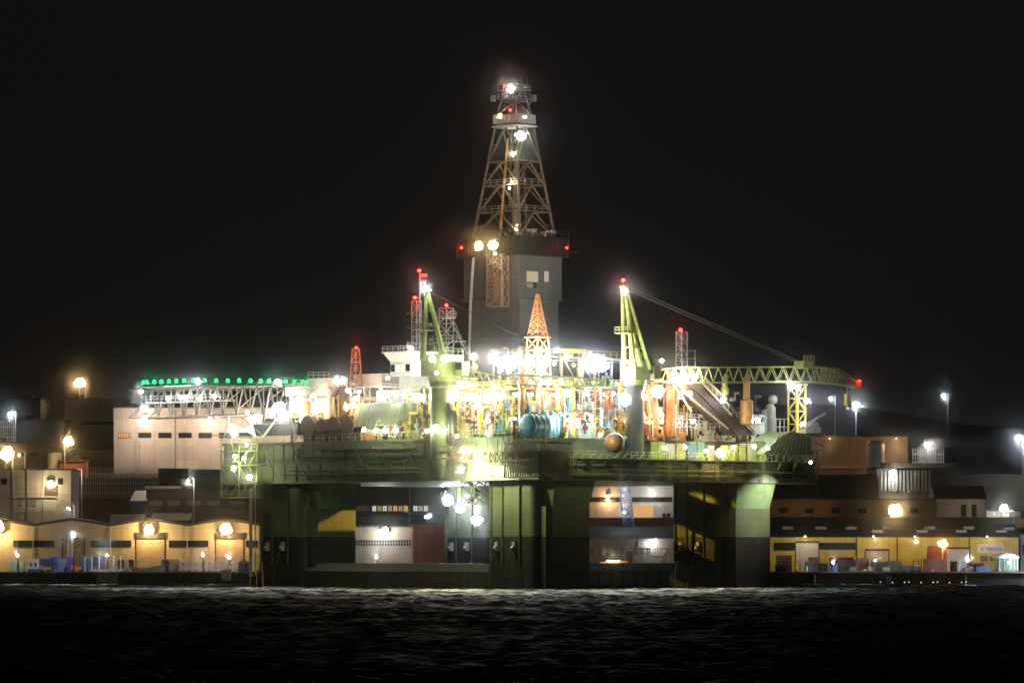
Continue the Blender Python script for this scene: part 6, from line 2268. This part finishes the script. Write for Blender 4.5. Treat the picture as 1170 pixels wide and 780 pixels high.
# right quay
container('blue_tote', 'bright blue box container on the right quay', ((qx(948, 911) + qx(957, 911)) / 2, 911, QZ), 1.55, 1.4, 1.9, mat('bright_blue_plastic', (.06, .16, .62), .4), cat='box')
for (px, lab) in ((909.5, 'bright yellow bollard post left of its neighbour on right quay'), (921.5, 'bright yellow bollard post beside the blue panel on right quay')):
    m = MB().lathe((qx(px, 907), 907, QZ), [(.22, 0), (.22, 1.4), (.15, 1.5), (.05, 1.52)], 12)
    solo(m, 'yellow_post', mat('post_bright_yellow', (.78, .74, .10), .5), lab, 'post', (qx(px, 907), 907, QZ), False, None, True)
container('blue_panel_box', 'small blue box behind the right yellow post', (qx(924, 912), 912, QZ), 1.3, 1.4, 2.2, BLUE, cat='box')
container('dark_skip', 'black box standing at the foot of right rig column', (qx(892, 908), 908, QZ), 1.7, 1.5, 1.6, DARK, cat='box')
container('red_container', 'red container stacked on top of another, before yellow warehouse', ((qx(1060, 932) + qx(1082, 932)) / 2, 932, QZ + 2.75), qx(1081.5, 932) - qx(1060, 932), 2.4, 2.7, RED)
container('red_container', 'lower red container of the stacked pair, before yellow warehouse', ((qx(1060, 932) + qx(1082, 932)) / 2, 932, QZ), qx(1081.5, 932) - qx(1060, 932), 2.4, 2.72, RED)
container('red_mesh_box', 'wide dull red box in front of the stacked red containers', ((qx(1056, 916) + qx(1081, 916)) / 2, 916, QZ), qx(1081, 916) - qx(1056, 916), 1.8, 2.9, mat('dull_red', (.34, .13, .12), .6, 0, .3, .9, .3), cat='box')
container('storage_box', 'upright pale blue white box right of dull red box', (qx(1100, 915), 915, QZ), 1.35, 1.2, 2.8, mat('pale_blue_white', (.58, .68, .70), .5), cat='box')
container('storage_box', 'pale white box left of the dull red box', (qx(1049, 914), 914, QZ), 1.2, 1.2, 1.9, DOORW, cat='box')
for (px, Yc_, lx_, hz, m_, lab) in ((896, 922, 3.0, 3.6, mat('faded_orange_box', (.42, .20, .12), .6, 0, .3, .9, .3), 'faded orange container beside right rig column'), (930, 920, 1.9, 3.2, mat('dusty_pink_box', (.42, .24, .22), .6, 0, .3, .9, .3), 'dusty pink box before the white roller door'),
                                    (941, 919, 1.6, 2.0, DARK, 'dark brown box left of bright blue box'), (967, 921, 3.4, 2.6, GREYW, 'grey box right of the bright blue box'), (962, 926, 4.6, 3.2, RED, 'red flat box behind the grey box on right quay'),
                                    (985, 920, 2.6, 3.0, mat('pale_red_box', (.45, .17, .15), .6, 0, .3, .9, .3), 'pale red box left of beige roller door'), (1004, 919, 2.8, 2.2, GREYW, 'grey box before the beige roller door'), (1022, 920, 3.0, 2.4, STEEL, 'light grey steel box between the two warehouse doors'), (1036, 917, 1.9, 1.6, mat('dull_blue_grey', (.22, .25, .32), .6), 'blue grey box left of the pale white box'), (1090, 918, 1.2, 2.4, BROWN, 'narrow brown box right of the dull red box'), (1115, 918, 3.2, 2.0, GREYW, 'grey box under the warehouse sign'), (1126, 913, 2.0, 1.5, mat('dull_navy', (.10, .13, .24), .6), 'navy box left of round kiosk')):
    container('cargo_box', lab, (qx(px, Yc_), Yc_, QZ), lx_, 1.8, hz, m_, False, 'boxes on the right quay', 'box')
for k, (px, lab) in enumerate(((975, 'loaded pallet stack right of the grey box on right quay'), (996, 'loaded pallet stack under beige roller door'), (1013, 'loaded pallet stack at right edge of beige door'), (1108, 'loaded pallet stack left of grey box under sign'), (1120, 'loaded pallet stack below the warehouse windows'))):
    pallet_stack(px, 912 + (k % 2), lab, 3, [PLAST, WHITE, GREENP, PLAST2, NAVY][k], 1.5, .8)
t = thing('mesh_fence', 'low grey mesh fence in front of the yellow warehouse', 'fence', (qx(940, 928), 928, QZ))
for k in range(13):
    x = qx(890 + 12 * k, 928)
    MB().box(x - .06, 927.95, QZ, x + .06, 928.05, QZ + 2.6).build('post', STEEL, t)
m = MB()
for k in range(8):
    m.bar((qx(890, 928), 928.07, QZ + .3 + k * .3), (qx(1034, 928), 928.07, QZ + .3 + k * .3), .02)
m.build('mesh', STEEL, t)
# round kiosk with a pale domed roof
x, yk = qx(1151, 911), 913.5
t = thing('round_kiosk', 'round green glazed kiosk with pale domed roof at right', 'kiosk', (x, yk, QZ))
m = MB().lathe((x, yk, QZ), [(2.35, 0), (2.35, .7), (2.3, .75)], 24)
m.build('base', GREYW, t)
m = MB()
for k in range(14):
    a = R(360 / 14 * k)
    m.bar((x + 2.3 * math.cos(a), yk + 2.3 * math.sin(a), QZ + .7), (x + 2.3 * math.cos(a), yk + 2.3 * math.sin(a), QZ + 3.0), .07)
m.build('frame', WHITE, t)
MB().lathe((x, yk, QZ), [(2.22, .76), (2.22, 2.98)], 24).build('glazing', mat('kiosk_green_glass', (.16, .26, .20), .25, 0, .4, .8), t, True)
MB().lathe((x, yk, QZ), [(2.7, 3.0), (2.7, 3.15), (2.2, 3.6), (1.3, 3.95), (.3, 4.1), (.05, 4.12)], 24).build('roof', mat('kiosk_dome_white', (.72, .78, .74), .5), t, True)
add_lamp((x + .2, yk - 3.2, QZ + 2.2), 'cool', 22, .16, t, 'wall_lamp', True, off=(0, -1.4, 2.2))

for (px, py, Yl, I, lab) in ((84, 612, 912, 120, 'small added white lamp on a thin pole by the slender quay mast'), (122, 634, 908.4, 40, 'small added white lamp among the white fence posts'), (232, 634, 910.5, 60, 'small added white lamp above the violet wire cages'), (262, 637, 910.5, 40, 'small added white lamp above the pink wire cages'),
                             (20, 634, 908, 30, 'small added white lamp over pale green container'), (952, 642, 907, 60, 'small added white lamp over the bright blue box'), (1106, 640, 907, 70, 'small added white lamp right of upright pale blue box'), (1000, 640, 907, 50, 'small added white lamp before the beige roller door'), (430, 636, 906.6, 50, 'small added lamp over the barrels under the rig')):
    street_lamp(px, py, Yl, 'white', I, .13, lab, 'small added lamps along the quay', arm=0, off=(0, -3.0, .4), pole=DARK)  # lamps and poles added to light the clutter on the quay

# row of little white lamps under the coping on the right
wl = None
for k in range(10):
    px = 1010 + k * 10.6 + (k * 37 % 11 - 5) * .8
    p = W(px, 664.5 + (k * 5 % 3) * .3, 903.6)
    m = MB().box(p.x - .18, 903.7, p.z - .12, p.x + .18, 904.08, p.z + .2)
    t = solo(m, 'quay_lamp', DARK, 'small white lamp in the row under the right quay edge', 'lamp', p, False, 'small lamps under the right quay edge')
    MB().sphere((p.x, 903.62, p.z), .11, 10, 6).build('lens', emit('quay_lamp_white', (.95, 1, .95), 1.1), None).parent = t
    t.children[0].location = (0, 0, 0)
    for v in t.children[0].data.vertices:
        v.co -= p

# ---------------------------------------------------------------- haze
h = MB().box(-1450, -60, -12, 1450, 2500, 125)
ho = h.build('haze', [])
mh = bpy.data.materials.new('night_haze')
mh.use_nodes = True
nt_ = mh.node_tree
nt_.nodes.clear()
vo = nt_.nodes.new('ShaderNodeVolumePrincipled')
vo.inputs['Color'].default_value = (.93, .94, .96, 1)
vo.inputs['Density'].default_value = HAZE
vo.inputs['Anisotropy'].default_value = HAZE_G
vo.inputs['Density Attribute'].default_value = ''
out = nt_.nodes.new('ShaderNodeOutputMaterial')
nt_.links.new(vo.outputs[0], out.inputs['Volume'])
ho.data.materials.append(mh)
tag(ho, kind='stuff')
